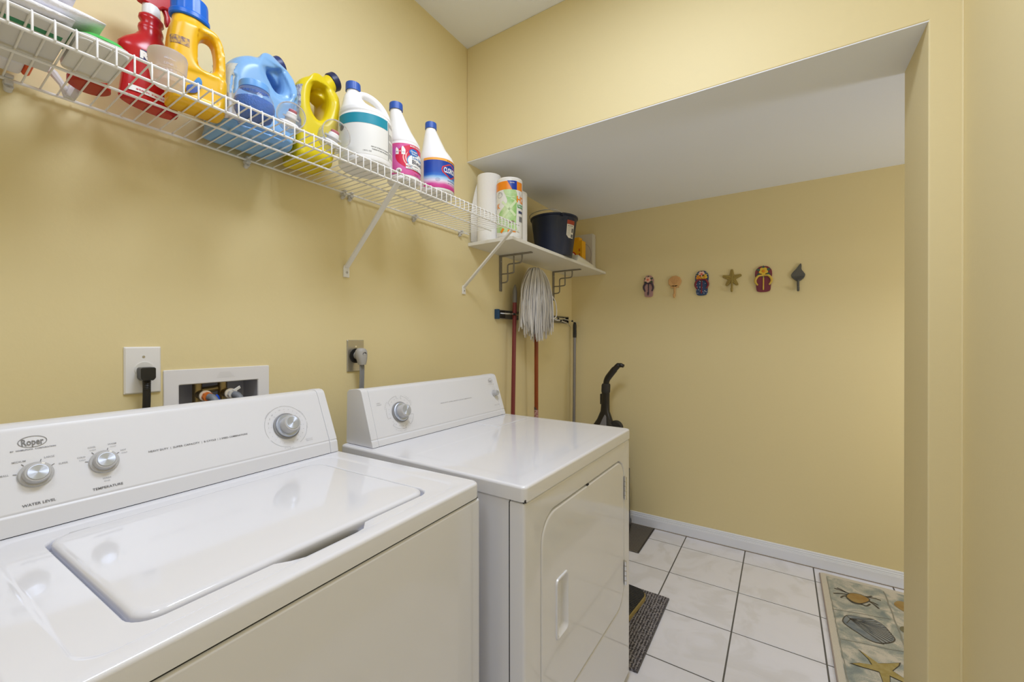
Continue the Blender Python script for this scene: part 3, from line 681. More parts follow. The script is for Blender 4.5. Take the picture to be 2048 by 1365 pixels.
# gallon jug
t = on_shelf('bleach_jug', 'big white gallon jug with a loop handle and a teal band on its label', 'jug', 0.2300, -0.7770, -30); t.scale.z = 0.965
R = 0.0800
e = M().tube(spline([(-.030, 0, .232), (-.006, 0, .240), (.020, 0, .233), (.044, 0, .214), (.061, 0, .186), (.067, 0, .155), (.062, 0, .120)], 5, False), [.0135] * 4 + [.0115] * 27, 12)
jb = M().loft([(0, .072, .072, 0, 0, 2), (.004, .079, .079, 0, 0, 2), (.012, R, R, 0, 0, 2), (.148, R, R, 0, 0, 2), (.151, R * .965, R * .965, 0, 0, 2), (.155, R * .965, R * .965, 0, 0, 2), (.158, R * .985, R * .985, 0, 0, 2), (.170, .072, .075, -.006, 0, 2), (.184, .052, .060, -.021, 0, 2), (.200, .038, .044, -.031, 0, 2), (.220, .028, .030, -.037, 0, 2), (.238, .0195, .0195, -.037, 0, 2), (.250, .0195, .0195, -.037, 0, 2)], 64)
jb.join(e)
body = finish(build('body', jb, BWHITE, t), [('REMESH', dict(mode='VOXEL', voxel_size=0.0022)), ('SMOOTH', dict(factor=0.5, iterations=4))])
ribbed_cap('cap', 0.0222, 0.026, CAPB, t, (-0.037, 0, 0.2440))
lab = Flat().rect(-0.105, 0.105, 0.020, 0.1455).place('label', mat('label_ivory', (0.78, 0.78, 0.76, 1), 0.45), t, on_cyl(R, eps=0.0003), 0.004)
Flat().rect(-0.105, 0.062, 0.114, 0.1445).place('label_band', mat('label_teal', srgb(20, 140, 165), 0.4), lab, on_cyl(R, eps=0.0007), 0.004)
F = Flat(); F.rect(0.066, 0.068, 0.022, 0.143)
for k, (a, b) in enumerate(((.128, .140), (.088, .108), (.052, .082), (.030, .046))):
    F.text('WARNING', 0.0695, b - .003, 0.0034, 0.01, 'LEFT')
    for q in range(int((b - a) / 0.0042)): F.rect(0.0695, 0.095 - 0.004 * random.random(), b - .0060 - q * .0042, b - .0050 - q * .0042)
F.text('KEEP OUT OF REACH OF CHILDREN', 0.063, 0.0435, 0.0050, 0.012, 'RIGHT', width=0.058); F.text('WARNING: EYE AND SKIN IRRITANT', 0.063, 0.036, 0.0050, 0.012, 'RIGHT', width=0.056)
F.text('128 FL OZ', -0.006, 0.028, 0.0052, width=0.024); F.ell(-0.089, 0.106, 0.0105, 0.0105)
F.place('lettering', INKK, lab, on_cyl(R, eps=0.0008), 0.004)['kind'] = 'stuff'

# yellow jug with a tilted navy cap
YEL = mat('jug_yellow', srgb(222, 200, 22), 0.32)
NAVY = mat('cap_navy', (0.012, 0.018, 0.075, 1), 0.4)
t = on_shelf('detergent_jug', 'lemon yellow detergent jug with a tilted neck and navy ringed cap', 'jug', 0.0950, -0.8880, -8)
neck = M().tube([(.030, 0, .215), (.052, 0, .268), (.074, 0, .298)], [.032, .028, .0245], 24)
def wf2(x, z): return min(1.0, .42 + 6.0 * sqrt((x - .074) ** 2 + (z - .298) ** 2))
body = blow('body', [(-.050, 0), (0, 0), (.048, 0), (.056, .02), (.068, .08), (.076, .15), (.080, .205), (.078, .240), (.055, .262), (.010, .264), (-.025, .250), (-.048, .222), (-.056, .17), (-.057, .08), (-.055, .02)],
            [[(-.012, .168), (.003, .136), (.022, .140), (.037, .180), (.039, .215), (.028, .246), (.010, .250), (-.008, .220)]], 0.138, wf2, YEL, t, 0.024, 0.0028, neck)
nx = Vector((.78, -.10, .60)).normalized()
cb = build('cap', M().lathe([(.0255, 0), (.0275, .002), (.0275, .020), (.0258, .0225), (.0240, .0225), (.0235, .0195), (.001, .0195)], 40), NAVY, t, tuple(Vector((.074, 0, .298)) - nx * 0.004), Vector((0, 0, 1)).rotation_difference(nx).to_euler())
build('cap_ring', M().lathe([(.0185, .0196), (.0185, .0208), (.0140, .0208), (.0140, .0196)], 32, cap0=False, cap1=False), YEL, cb)
build('cap_button', M().lathe([(.0095, .0190), (.0095, .0212), (.0080, .0218)], 24), CAPB, cb)
lm = mat('jug_label_print', (0.70, 0.68, 0.60, 1), 0.45, var=(120, (0.16, 0.17, 0.32, 1)))
skin_patch('label', body, lm, t, lambda c, n: n.x < -0.15 and abs(c.y) < .064, [((0, 0, .215), (0, 0, 1)), ((0, 0, .080), (0, 0, -1)), ((-.028, 0, 0), (1, 0, 0))])

# light blue softener jug
LBLUE = mat('jug_light_blue', srgb(128, 176, 226), 0.30)
t = on_shelf('softener_jug', 'large light blue fabric softener jug with a dark blue cap', 'jug', 0.0985, -1.0590, -2)
neck = M().tube([(.040, 0, .205), (.060, 0, .240), (.073, 0, .257)], [.036, .028, .0240], 24)
def wf3(x, z): return min(1.0, .30 + 6.5 * sqrt((x - .073) ** 2 + (z - .257) ** 2))
body = blow('body', [(-.084, 0), (0, 0), (.082, 0), (.092, .02), (.101, .07), (.106, .13), (.108, .170), (.104, .208), (.093, .238), (.075, .252), (.050, .252), (.017, .232), (-.046, .196), (-.074, .155), (-.084, .10), (-.085, .03)],
            [[(.027, .170), (.043, .146), (.060, .152), (.069, .180), (.066, .210), (.052, .226), (.036, .218), (.027, .195)]], 0.172, wf3, LBLUE, t, 0.034, 0.0030, neck)
nx = Vector((.77, -.12, .62)).normalized()
build('cap', M().lathe([(.0225, 0), (.0240, .002), (.0240, .017), (.0225, .020), (.001, .0205)], 36), mat('cap_deep_blue', (0.02, 0.035, 0.15, 1), 0.4), t, tuple(Vector((.073, 0, .257)) - nx * 0.003), Vector((0, 0, 1)).rotation_difference(nx).to_euler())
lm = mat('pale_label', (0.52, 0.58, 0.60, 1), 0.5, var=(60, (0.60, 0.64, 0.62, 1)))
lb = skin_patch('label', body, lm, t, lambda c, n: n.x < -0.25 and abs(c.y) < .078, [((0, 0, .165), (0, 0, 1)), ((0, 0, .045), (0, 0, -1)), ((-.03, 0, 0), (1, 0, 0))])
F = Flat()
for k in range(7): F.rect(-.04, .03 - .012 * random.random(), .065 + k * .013, .0665 + k * .013)
F.text('?', -0.02, 0.13, 0.02); F.text('W', 0.037, 0.150, 0.012)
F.place('lettering', mat('label_blue_grey', srgb(90, 110, 140), 0.5), lb, lambda x, w_, h: (-.0945, -x, w_))
fl = Flat().poly([(-.032, .02), (-.016, .034), (.0, .07), (-.020, .072), (-.036, .05)]); 
skin_patch('label', body, mat('pale_label_lower', (0.62, 0.64, 0.66, 1), 0.5, var=(90, (0.5, 0.5, 0.56, 1))), t, lambda c, n: n.y < -0.2 and c.x < -.045, [((0, 0, .085), (0, 0, 1)), ((0, 0, .018), (0, 0, -1)), ((-.035, 0, 0), (1, 0, 0))])

# scent bead jar
t = on_shelf('scent_bead_jar', 'small clear jar of blue scent beads with a light blue lid', 'jar', 0.2560, -1.1150, -20); t.scale.z = 0.86
build('jar_body', M().lathe([(.028, 0), (.036, .004), (.0415, .018), (.0432, .036), (.0405, .056), (.033, .074), (.029, .078)], 40), mat('tinted_clear', (0.75, 0.86, 0.98, 1), 0.06, trans=0.9, ior=1.25), t)
bm_ = M().lathe([(.025, .003), (.034, .006), (.039, .02), (.0405, .036), (.039, .046), (.02, .050), (.001, .047)], 32)
build('beads', bm_, mat('bead_blue', srgb(20, 120, 225), 0.4, bump=(260, 1.0, 0.004)), t)
ribbed_cap('lid', 0.0325, 0.020, mat('lid_light_blue', srgb(105, 165, 232), 0.3), t, (0, 0, 0.0765), n=24, depth=0.0)
Flat().text('UNSTOPABLES', 0, 0.0555, 0.0105, 0.02, width=0.062).place('lettering', mat('bead_text', srgb(40, 85, 170), 0.4), t, lambda x, w_, h: ((.0408 - (w_ - .0555) * .32) * sin(x / .041), -(.0412 - (w_ - .0555) * .34) * cos(x / .041), w_), 0.003)

# two clear measuring caps with pour spouts inside, lying on their sides
def dosing_cap(label, x, y, r, ln, phi, tilt):
    t = thing('dosing_cap', label, 'cap', (x, y, DECK + r + 0.001), R90 + radians(phi), 'clear dosing caps on the wire shelf')
    # open end faces the room (-Y local), closed end towards the jug
    n = 40; prof = [(r * .93, 0.0), (r, 0.002), (r * .97, -0.0)]
    out = [(r, -ln * .5), (r * .97, ln * .25), (r * .90, ln * .45), (r * .60, ln * .5), (0.001, ln * .5)]
    inn = [(0.001, ln * .5 - .0015), (r * .58, ln * .5 - .0015), (r * .87, ln * .44), (r * .94, ln * .25), (r * .965, -ln * .5)]
    build('cup', M().lathe([(q, a) for q, a in out + inn] + [out[0]], n, axis='Y', cap0=False, cap1=False).map(lambda a, b, c: (a, b, c)), CLEAR, t)
    build('rim', M().lathe([(r * 1.02, -ln * .5 - .001), (r * 1.02, -ln * .5 + .0015), (r * .95, -ln * .5 + .0015), (r * .95, -ln * .5 - .001), (r * 1.02, -ln * .5 - .001)], n, axis='Y', cap0=False, cap1=False), FROST, t)
    sp = build('pour_spout', M().lathe([(r * .74, 0), (r * .74, .005), (r * .62, .008), (r * .40, .011), (r * .36, .030), (r * .28, .033)], 28), WPLAST, t, (-r * .12, ln * .18, -r * .50), (0.35, 0.25, 0))
    build('spout_flange', M().lathe([(r * .58, .018), (r * .58, .021)], 28), WPLAST, sp)
    build('spout_tip', M().lathe([(r * .30, .0325), (r * .30, .038), (r * .22, .040)], 20), mat('pink_tip', srgb(196, 120, 130), 0.4), sp)
    return t
dosing_cap('clear dosing cap lying on its side in front of the light blue jug', 0.2720, -1.0360, 0.033, 0.036, -24, 0)
dosing_cap('clear dosing cap lying on its side in front of the lemon yellow jug', 0.2640, -0.9120, 0.039, 0.046, -10, 0)

# golden detergent bottle with the blue ribbed cap
GOLD = mat('bottle_gold', srgb(238, 186, 30), 0.30)
t = on_shelf('detergent_bottle', 'golden yellow detergent bottle with a large ribbed blue cap', 'bottle', 0.1700, -1.2050, -6); t.scale = (0.86, 0.70, 0.92)
nk = M().lathe([(.040, .205), (.038, .225), (.034, .232)], 32, (-.012, 0, 0))
def wf4(x, z): return 0.62 if (z > .10 and x > 0.0) else (0.85 if z > .2 else 1.0)
body = blow('body', [(-.058, 0), (0, -.001), (.056, 0), (.064, .02), (.068, .08), (.068, .13), (.064, .175), (.052, .210), (.030, .222), (-.012, .226), (-.045, .218), (-.056, .190), (-.062, .14), (-.064, .08), (-.062, .02)],
            [[(.004, .118), (.024, .108), (.040, .118), (.043, .150), (.038, .185), (.024, .194), (.008, .182), (.001, .150)]], 0.105, wf4, GOLD, t, 0.024, 0.0028, nk)
ribbed_cap('cap', 0.0415, 0.052, mat('cap_royal', srgb(20, 105, 215), 0.3), t, (-.012, 0, .229), n=14, depth=0.0022)
build('cap_collar', M().lathe([(.0425, 0), (.0450, .003), (.0450, .012), (.0425, .015)], 40, (-.012, 0, .224)), mat('cap_royal', (0, 0, 0, 1)), t)
skin_patch('label', body, mat('label_violet', srgb(96, 78, 108), 0.5, var=(150, srgb(222, 176, 60))), t, lambda c, n: n.y < 0.1 and c.x < -.018, [((0, 0, .158), (0, 0, 1)), ((0, 0, .138), (0, 0, -1)), ((-.022, 0, 0), (1, 0, 0)), ((-.0595, 0, 0), (-1, 0, 0))])
F = Flat().text('15% MORE', -0.043, .1500, .0068, 0.02, width=.030); F.text('LOADS', -0.043, .1425, .0060, 0.02, width=.020)
F.place('lettering', mat('label_cream', srgb(240, 220, 130), 0.5), t, lambda x, w_, h: (x, -.0505 - (x + .02) * .3, w_))
Flat().poly(spline([(.016, .064), (.030, .086), (.038, .080), (.036, .062), (.024, .045), (.006, .040), (.006, .055)], 5)).place('swoosh_mark', ramp_mat('swoosh_blue', [(0, srgb(40, 70, 150)), (.5, srgb(40, 130, 200)), (1, srgb(90, 175, 225))], 2, .04, .09), t, lambda x, w_, h: (x - .034, -.0535, w_ - .012))

# frosted measuring cup
t = on_shelf('measuring_cup', 'frosted translucent measuring cup standing at the shelf lip', 'cup', 0.2440, -1.2790, -10); t.scale = (1.03, 1.03, 0.84)
build('cup', M().lathe([(.001, .0005), (.0235, .001), (.0265, .004), (.0305, .040), (.0325, .072), (.0310, .078), (.022, .081), (.001, .082)], 40), FROST, t)
F = Flat(); F.text('MAX', 0, .050, .0085, 0.01); F.text('LINE 1', 0, .036, .0075, 0.01); F.text('LINE 2', 0, .022, .0075, 0.01)
F.place('embossed_lettering', mat('frost_text', (0.62, 0.55, 0.60, 1), 0.4), t, on_cyl(.0300, eps=0.0012), 0.003)
build('fill_ring', M().lathe([(.0300, .030), (.0306, .031), (.0300, .032)], 40, cap0=False, cap1=False), FROST, t)

# red spray bottle
RED = mat('bottle_red', (0.50, 0.012, 0.018, 1), 0.22)
t = on_shelf('spray_bottle', 'red trigger spray bottle with a white neck collar', 'spray bottle', 0.1000, -1.2700, 10); t.scale = (1.02, 0.76, 0.88)
body = build('body', M().loft([(0, .047, .026, 0, 0, 2.3), (.003, .052, .031, 0, 0, 2.3), (.010, .055, .034, 0, 0, 2.3), (.060, .050, .033, 0, 0, 2.3), (.100, .047, .032, 0, 0, 2.2), (.128, .055, .034, 0, 0, 2.2), (.142, .056, .034, 0, 0, 2.1), (.160, .046, .031, .001, 0, 2), (.178, .030, .026, .002, 0, 2), (.194, .0215, .021, .003, 0, 2), (.205, .0235, .023, .003, 0, 2), (.213, .0225, .022, .003, 0, 2), (.222, .0185, .0185, .004, 0, 2), (.231, .0235, .022, .004, 0, 2), (.240, .0225, .021, .004, 0, 2), (.247, .016, .016, .004, 0, 2)], 48), RED, t, sharp=70)
build('neck_collar', M().lathe([(.0155, .243), (.0175, .247), (.0165, .270), (.0150, .274)], 28, (.004, 0, 0)), WPLAST, t)
hd = M().prism([(-.020, .270), (.016, .270), (.024, .282), (.050, .290), (.056, .308), (.040, .324), (-.010, .328), (-.030, .316), (-.024, .294)], -.013, .013, 'Y')
build('spray_head', hd, RED, t, bevel=0.005, segs=3)
build('trigger', M().prism([(.024, .288), (.034, .290), (.040, .270), (.040, .252), (.034, .242), (.030, .252), (.030, .268)], -.007, .007, 'Y'), RED, t, bevel=0.003, segs=2)
lab = Flat().rect(-.046, .046, .020, .034).place('label_strip', INKW, t, lambda x, w_, h: (x, -.0352 * (1 - abs(x / .056) ** 2.4) ** (1 / 2.4) - .0006, w_), 0.004)
Flat().text('stain remover', 0, .0245, .0072, 0.01, width=.07).place('strip_lettering', mat('label_red', (0, 0, 0, 1)), lab, lambda x, w_, h: (x, -.0352 * (1 - abs(x / .056) ** 2.4) ** (1 / 2.4) - .0012, w_), 0.004)
sfc = lambda e_: (lambda x, w_, h: (x, -.0328 * (1 - abs(x / .049) ** 2.3) ** (1 / 2.3) - .0015 - e_, w_))
Flat().rect(-.028, .038, .108, .133).place('name_outline', mat('label_navy2', srgb(25, 35, 95), 0.4), t, sfc(0), 0.004)
Flat().text('R', -.019, .1115, .025, 0.06, width=.017).place('name_lettering', INKW, t, sfc(0.0006), 0.004)
Flat().ell(.030, .158, .011, .012).place('seal', mat('seal_cream', (0.72, 0.68, 0.60, 1), 0.5, var=(240, (0.15, 0.12, 0.11, 1))), t, lambda x, w_, h: (x, -.0265 + (w_ - .158) * .35 + (x - .018) * .6, w_))

# flat packet with green stripe, flat white dish with green lid, red lid, towel, orange and white pack (left end of shelf)
t = on_shelf('flat_packet', 'flat white packet with a green stripe under the folded towel', 'packet', 0.1960, -1.5300)
build('packet_body', M().box(-.115, .103, -.098, .100, 0, .008), mat('carton_white', (0.66, 0.66, 0.66, 1), 0.5), t, bevel=0.003)
build('green_stripe', M().box(-.115, .097, -.066, -.051, -.0002, .002), mat('stripe_green', srgb(20, 130, 95), 0.4), t)
t = on_shelf('shallow_dish', 'shallow white plastic dish with a bright green lid', 'dish', 0.2150, -1.3850)
build('dish_body', M().loops([[(x, y, z) for x, y in rr(-.034 - i, .037 + i, -.074 - i, .074 + i, .016, 5, 6)] for i, z in ((-.003, 0), (0, .002), (.001, .013))]), mat('tub_white', (0.74, 0.74, 0.72, 1), 0.4, sub=0.1), t)
build('lid', M().loft([(.0135, .037, .076, .001, 0, 3), (.0185, .037, .076, .001, 0, 3), (.0225, .031, .068, .001, 0, 2.6), (.0245, .018, .050, .001, 0, 2.3)], 40), mat('lid_green', srgb(80, 200, 95), 0.35), t)
t = on_shelf('red_lid', 'dark red plastic lid lying behind the shallow green lidded dish', 'lid', 0.0960, -1.3680); t.scale = (.72, .72, 1)
build('lid_top', M().lathe([(.040, 0), (.046, .003), (.046, .014), (.043, .017), (.001, .019)], 36), mat('dark_red', (0.42, 0.02, 0.01, 1), 0.35), t)
# folded towel: stacked soft layers with rounded folds
t = thing('folded_towel', 'folded white waffle weave towel lying on the flat packet', 'towel', (0.2100, -1.5350, DECK + 0.0088), R90)
TOWEL = mat('towel_white', (0.84, 0.84, 0.90, 1), 0.95, bump=(150, 0.6, 0.004))
def towel_layer(x0, x1, y0, y1, z0, th, seed):
    rnd = random.Random(seed); n = 16; ls = []
    for i in range(n + 1):
        u = i / n; x = x0 + (x1 - x0) * u; k = sqrt(max(0.02, 1 - abs(2 * u - 1) ** 5))
        sag = 0.0
        l = []
        for q in range(20):
            a = 2 * pi * q / 20
            yy = (y0 + y1) / 2 + (y1 - y0) / 2 * math.copysign(abs(cos(a)) ** .35, cos(a)); zz = z0 + th / 2 + th / 2 * k * math.copysign(abs(sin(a)) ** .7, sin(a))
            l.append((x, yy, zz + sag + 0.0012 * sin(9 * u + seed + 3 * yy / .1)))
        ls.append(l)
    return M().loops(ls)
for k, (a, b, c) in enumerate(((0.110, 0.0, .018), (0.122, .0185, .022), (0.085, .041, .022))):
    build('towel_fold', towel_layer(-.150, a + .028 * (k > 0), -.094 + .006 * k, .060, b, c, k), TOWEL, t, sharp=80)
t = on_shelf('orange_pack', 'orange and white pack standing behind the folded towel', 'pack', 0.0660, -1.5030)
build('pack_body', M().box(-.070, .048, -.030, .030, 0, .250), mat('pack_white', (0.74, 0.74, 0.80, 1), 0.4), t, bevel=0.008, segs=3)
build('orange_edge', M().box(.048, .060, -.031, .031, 0.004, .246), mat('pack_orange', srgb(232, 88, 24), 0.4), t, bevel=0.005, segs=3)
t = on_shelf('orange_box', 'orange topped box at the far left end beside the towel', 'box', 0.2200, -1.7600)
build('box_body', M().box(-.048, .058, -.06, .06, 0, .14), mat('box_blue', srgb(70, 110, 190), 0.4), t, bevel=0.004)
build('box_top', M().box(-.049, .059, -.061, .061, .10, .142), mat('pack_orange', (0, 0, 0, 1)), t, bevel=0.004)

# ------------------------------------------------------------------ wooden shelf in the alcove
t = thing('wood_shelf', 'white painted board shelf in the alcove corner', 'shelf', (0, 0, 1.7375))
build('board', M().box(0.0005, 0.268, 0.006, D - 0.001, 0.004, 0.0205), mat('shelf_white', (0.78, 0.77, 0.73, 1), 0.45), t, bevel=0.0015)
BRK = mat('bracket_grey', (0.26, 0.24, 0.21, 1), 0.5, 0.3)
def bracket(y):
    b = M(); b.box(0.0008, 0.0070, y - .0110, y + .0110, -.196, .0035); b.box(0.0008, 0.208, y - .0095, y + .0095, -.003, .0035)
    o = build('shelf_bracket', b, BRK, t, bevel=0.0012, segs=1)
    q = spline([(0.004, y, -.1000), (.060, y, -.1000), (.0885, y, -.0965), (.092, y, -.080), (.092, y, -.006)], 5, False)
    q2 = spline([(0.004, y + .002, -.148), (.030, y + .002, -.148), (.046, y + .002, -.142), (.050, y + .002, -.126), (.050, y + .002, -.064), (.054, y + .002, -.052), (.068, y + .002, -.048), (.118, y + .002, -.048), (.138, y + .002, -.044), (.144, y + .002, -.030), (.144, y + .002, 0.0)], 5, False)
    build('bracket_scroll', M().tube(q, .0042, 6).tube(q2, .0042, 6), BRK, o)
    for z in (-.03, -.10, -.178): build('bracket_screw', M().lathe([(.0032, 0), (.0032, .0015)], 8, (.0070, y, z), 'X'), STEEL, o)
bracket(0.2900); bracket(0.9300)
BZT = 1.7375 + 0.0207

def roll(label, x, y, r, h, plain=True):
    t = thing('paper_towel_roll', label, 'paper towels', (x, y, BZT), R90, 'paper towel rolls on the board shelf')
    build('roll', M().lathe([(r * .985, 0), (r, .003), (r, h - .003), (r * .985, h), (.021, h), (.020, h - .004), (.020, .004), (.021, 0), (r * .985, 0)], 48, cap0=False, cap1=False), PAPER, t, sharp=50)
    build('core', M().lathe([(.0205, .002), (.0205, h - .002), (.0190, h - .002), (.0190, .002), (.0205, .002)], 24, cap0=False, cap1=False), mat('cardboard', (0.42, 0.32, 0.22, 1), 0.8), t)
    return t
t = roll('plain white paper towel roll with a loose sheet hanging off its side', 0.0840, 0.0720, 0.0600, 0.335)
sht = []
for k in range(9):
    u = k / 8; x_ = -.0365 - .0195 * u; y_ = .0485 + .024 * u + .004 * sin(3 * u)
    sht.append([(x_, y_, .006), (x_, y_, .300 - .150 * u ** 1.1)])
mm = M(); 
for k in range(8): mm.add([sht[k][0], sht[k + 1][0], sht[k + 1][1], sht[k][1]], [(0, 1, 2, 3)])
o = build('loose_sheet', mm, PAPER, t); finish(o, [('SOLIDIFY', dict(thickness=0.0012))])
t = roll('printed paper towel roll in orange, blue and green wrapping', 0.2060, 0.0760, 0.0630, 0.288)
R, H = 0.0637, 0.288
A0 = radians(-56 + 0)
cyl = lambda e_: on_cyl(R, eps=e_, a0=A0)
GREENL = mat('wrap_green', srgb(150, 200, 120), 0.3, var=(26, srgb(205, 225, 175)))
wr = Flat().rect(-.19, .19, .006, .280).place('wrapper', mat('wrap_film', (0.80, 0.80, 0.78, 1), 0.22), t, cyl(0.0), 0.005)
Flat().rect(-.100, .075, .228, .268).place('orange_band', mat('wrap_orange', srgb(240, 140, 20), 0.3), wr, cyl(.0005), 0.004)
Flat().poly([(-.012, .270), (.036, .270), (.036, .228), (.012, .228)]).place('blue_wedge', mat('wrap_blue', srgb(20, 60, 165), 0.3), wr, cyl(.0009), 0.004)
Flat().poly(spline([(-.030, .230), (.030, .226), (.036, .170), (.032, .060), (.038, .030), (-.075, .030), (-.080, .080), (-.055, .120), (-.012, .170)], 5)).place('green_panel', GREENL, wr, cyl(.0004), 0.004)
F = Flat(); F.stroke([(-.038, .172), (.028, .104)], .011); F.stroke([(.032, .176), (-.035, .094)], .011); F.ring(-.004, .135, .058, .052, .004, a0=.3, a1=1.4); F.stroke([(-.02, .2), (.01, .19), (.025, .196)], .003); F.place('leaf_mark', mat('wrap_pale_green', srgb(215, 232, 190), 0.3), wr, cyl(.0009), 0.004)
F = Flat(); F.text('H2', .060, .170, .042, 0.03); F.stroke([(-.045, .024), (-.030, .042)], .012); F.rect(-.010, .030, .024, .036); F.text('K', -.062, .142, .034, 0.02); F.place('orange_lettering', mat('wrap_orange', (0, 0, 0, 1)), wr, cyl(.0010), 0.004)
Flat().rect(.040, .086, .144, .160).place('green_tag', mat('wrap_dark_green', srgb(70, 160, 90), 0.3), wr, cyl(.0008), 0.004)
Flat().text('ABSORB', .062, .148, .010, 0.02).place('tag_lettering', INKW, wr, cyl(.0012), 0.003)
F = Flat(); F.rect(.046, .075, .118, .130); F.stroke([(-.066, .205), (-.058, .222), (-.052, .20), (-.046, .220), (-.040, .203)], .0012); F.ring(-.052, .205, .016, .013, .001); F.stroke([(.052, .22), (.056, .19), (.066, .214)], .0012)
F.place('print_outline', mat('wrap_navy', srgb(60, 70, 110), 0.4), wr, cyl(.0009), 0.004)
F = Flat(); 
for k in range(9): F.rect(.050 + .0028 * k, .0515 + .0028 * k, .078, .104)
F.place('barcode', INKK, wr, cyl(.0009), 0.004)
Flat().text('Sparkle', .012, .258, .0075, 0.01).place('wedge_lettering', INKW, wr, cyl(.0013), 0.003)
t = roll('plain white paper towel roll behind the printed one, next to the bucket', 0.1350, 0.2450, 0.0600, 0.290)

t = thing('bucket', 'dark navy plastic bucket with a wire handle on the board shelf', 'bucket', (0.1820, 0.5950, BZT), R90)
NAVYP = mat('bucket_navy', (0.014, 0.020, 0.045, 1), 0.38)
build('pail', M().lathe([(.100, 0), (.107, .004), (.134, .212), (.134, .222), (.142, .226), (.142, .233), (.136, .236), (.130, .236), (.128, .210), (.100, .006), (.001, .005)], 56), NAVYP, t, sharp=40)
hp = []
for k in range(25):
    a = radians(46 + 180 * k / 24); hp.append((.1465 * cos(a), .1465 * sin(a), .2300 + .020 * min(1.0, 3 * sin(pi * k / 24))))
build('handle', M().tube(hp, .0026, 8), STEEL, t)
for q in (hp[0], hp[-1]): build('handle_lug', M().lathe([(.008, -.006), (.008, .006)], 12, (q[0], q[1], .222), 'Y'), NAVYP, t)
cone = lambda a0, e_: (lambda x, w_, h: ((.107 + .027 * (w_ / .212) + e_) * sin(a0 + x / .125), -(.107 + .027 * (w_ / .212) + e_) * cos(a0 + x / .125), w_))
a0 = radians(-14)
lb = Flat().poly([(-.030, .198), (.030, .200), (.030, .100), (-.012, .100), (-.030, .115)]).place('label', mat('label_paper', (0.76, 0.73, 0.64, 1), 0.6), t, cone(a0, .0008), 0.004)
Flat().rect(-.030, .030, .176, .199).place('label_header', mat('label_brick', srgb(160, 60, 35), 0.5), lb, cone(a0, .0013), 0.004)
F = Flat(); F.text('BUCKET', 0, .163, .012, 0.01); F.rect(.008, .024, .132, .156); F.rect(.006, .025, .104, .122)
for k in range(7): F.rect(-.024, .002 - .006 * random.random(), .156 - k * .007, .1572 - k * .007)
F.place('label_lettering', INK, lb, cone(a0, .0014), 0.004)

t = thing('folded_cloth', 'low folded white cloth on the shelf front edge past the bucket', 'cloth', (0.1800, 0.8850, BZT), R90)
pl = M(); ls = []
for i in range(17):
    u = i / 16; x = -.140 + .31 * u; hgt = .014 + .040 * (1 - u) ** 0.9 * min(1, u * 9)
    ls.append([(x, -.083 + .002 * sin(8 * u), .0005), (x, -.085, hgt * .55), (x, -.075, hgt * .92), (x, -.02, hgt), (x, .05, hgt), (x, .07, hgt * .7), (x, .072, .0005)])
build('cloth', pl.loops(ls), mat('cloth_cream', (0.74, 0.72, 0.62, 1), 0.8), t, sharp=70)
t = thing('product_box', 'tall white printed box leaning on the back wall at the shelf end', 'box', (0.1150, 1.1950, BZT), 0)
build('carton', M().box(-.085, .078, -.030, .030, 0, .272), mat('carton_grey_white', (0.62, 0.60, 0.54, 1), 0.5), t, bevel=0.002)
F = Flat(); F.ring(.010, .120, .060, .085, .003); F.place('print_ring', mat('print_grey', (0.33, 0.33, 0.36, 1), 0.5), t, on_front(0, -.030, 0))
F = Flat(); F.text('MODE', -.020, .232, .016, 0.02); F.place('print_lettering', mat('print_maroon', srgb(90, 40, 50), 0.5), t, on_front(0, -.030, 0))
t = thing('baking_soda_box', 'yellow orange box with red letters behind the bucket', 'box', (0.0900, 1.0850, BZT), 0)
build('carton', M().box(-.060, .072, -.032, .032, 0, .205), mat('carton_yellow', srgb(238, 178, 16), 0.45), t, bevel=0.002)
build('box_flap', M().box(-.058, .050, -.028, .028, .204, .232), mat('carton_yellow', (0, 0, 0, 1)), t, bevel=0.006, segs=2)
F = Flat(); F.ell(-.004, .095, .034, .038); F.place('emblem', mat('emblem_red', srgb(190, 40, 25), 0.4), t, on_front(0, -.032, 0))
F = Flat(); F.ell(-.004, .095, .026, .030); F.place('emblem_center', INKW, t, on_front(0, -.032, 0, .001))
for ch, zz in (('E', .130), ('S', .098)): Flat().text(ch, .054, zz, .024, 0.03).place('lettering', mat('emblem_red', (0, 0, 0, 1)), t, on_front(0, -.032, 0))

# ------------------------------------------------------------------ tool rail, broom, mop, pole
t = thing('tool_rail', 'steel wall rail with blue end cap and wire tool grips', 'tool rack', (0, 0, 1.4115))
r_ = M(); r_.prism([(.0006, -.024), (.0006, .024), (.022, .024), (.022, .020), (.004, .020), (.004, -.020), (.022, -.020), (.022, -.024)], .246, 1.135, 'Y')
r_ = M().loops([[(x, y, z) for x, z in [(.0006, -.024), (.0006, .024), (.020, .024), (.020, .0205), (.004, .0205), (.004, -.0205), (.020, -.0205), (.020, -.024)]] for y in (.246, 1.135)])
build('rail', r_, mat('rail_metal', (0.30, 0.29, 0.27, 1), 0.4, 0.8), t)
build('end_cap', M().box(.0006, .024, .234, .252, -.027, .027), mat('rail_blue', (0.02, 0.07, 0.17, 1), 0.4), t, bevel=0.002)
build('end_cap', M().box(.0006, .020, 1.130, 1.140, -.026, .026), mat('rail_black', (0.02, 0.02, 0.02, 1), 0.4), t, bevel=0.002)
for y0 in (.270, .52, .865, 1.075): build('backing_pad', M().box(.0042, .012, y0, y0 + .055, -.018, .018), BLACKR, t, bevel=0.002)
def grip(p):
    a = build('wire_grip', M().tube(spline(p, 4, False), .0042, 8), CHROME, t)
    q = Vector(p[2]); build('grip_sleeve', M().tube([Vector(p[1]).lerp(q, .75), q], .0068, 8), BLACKR, a)
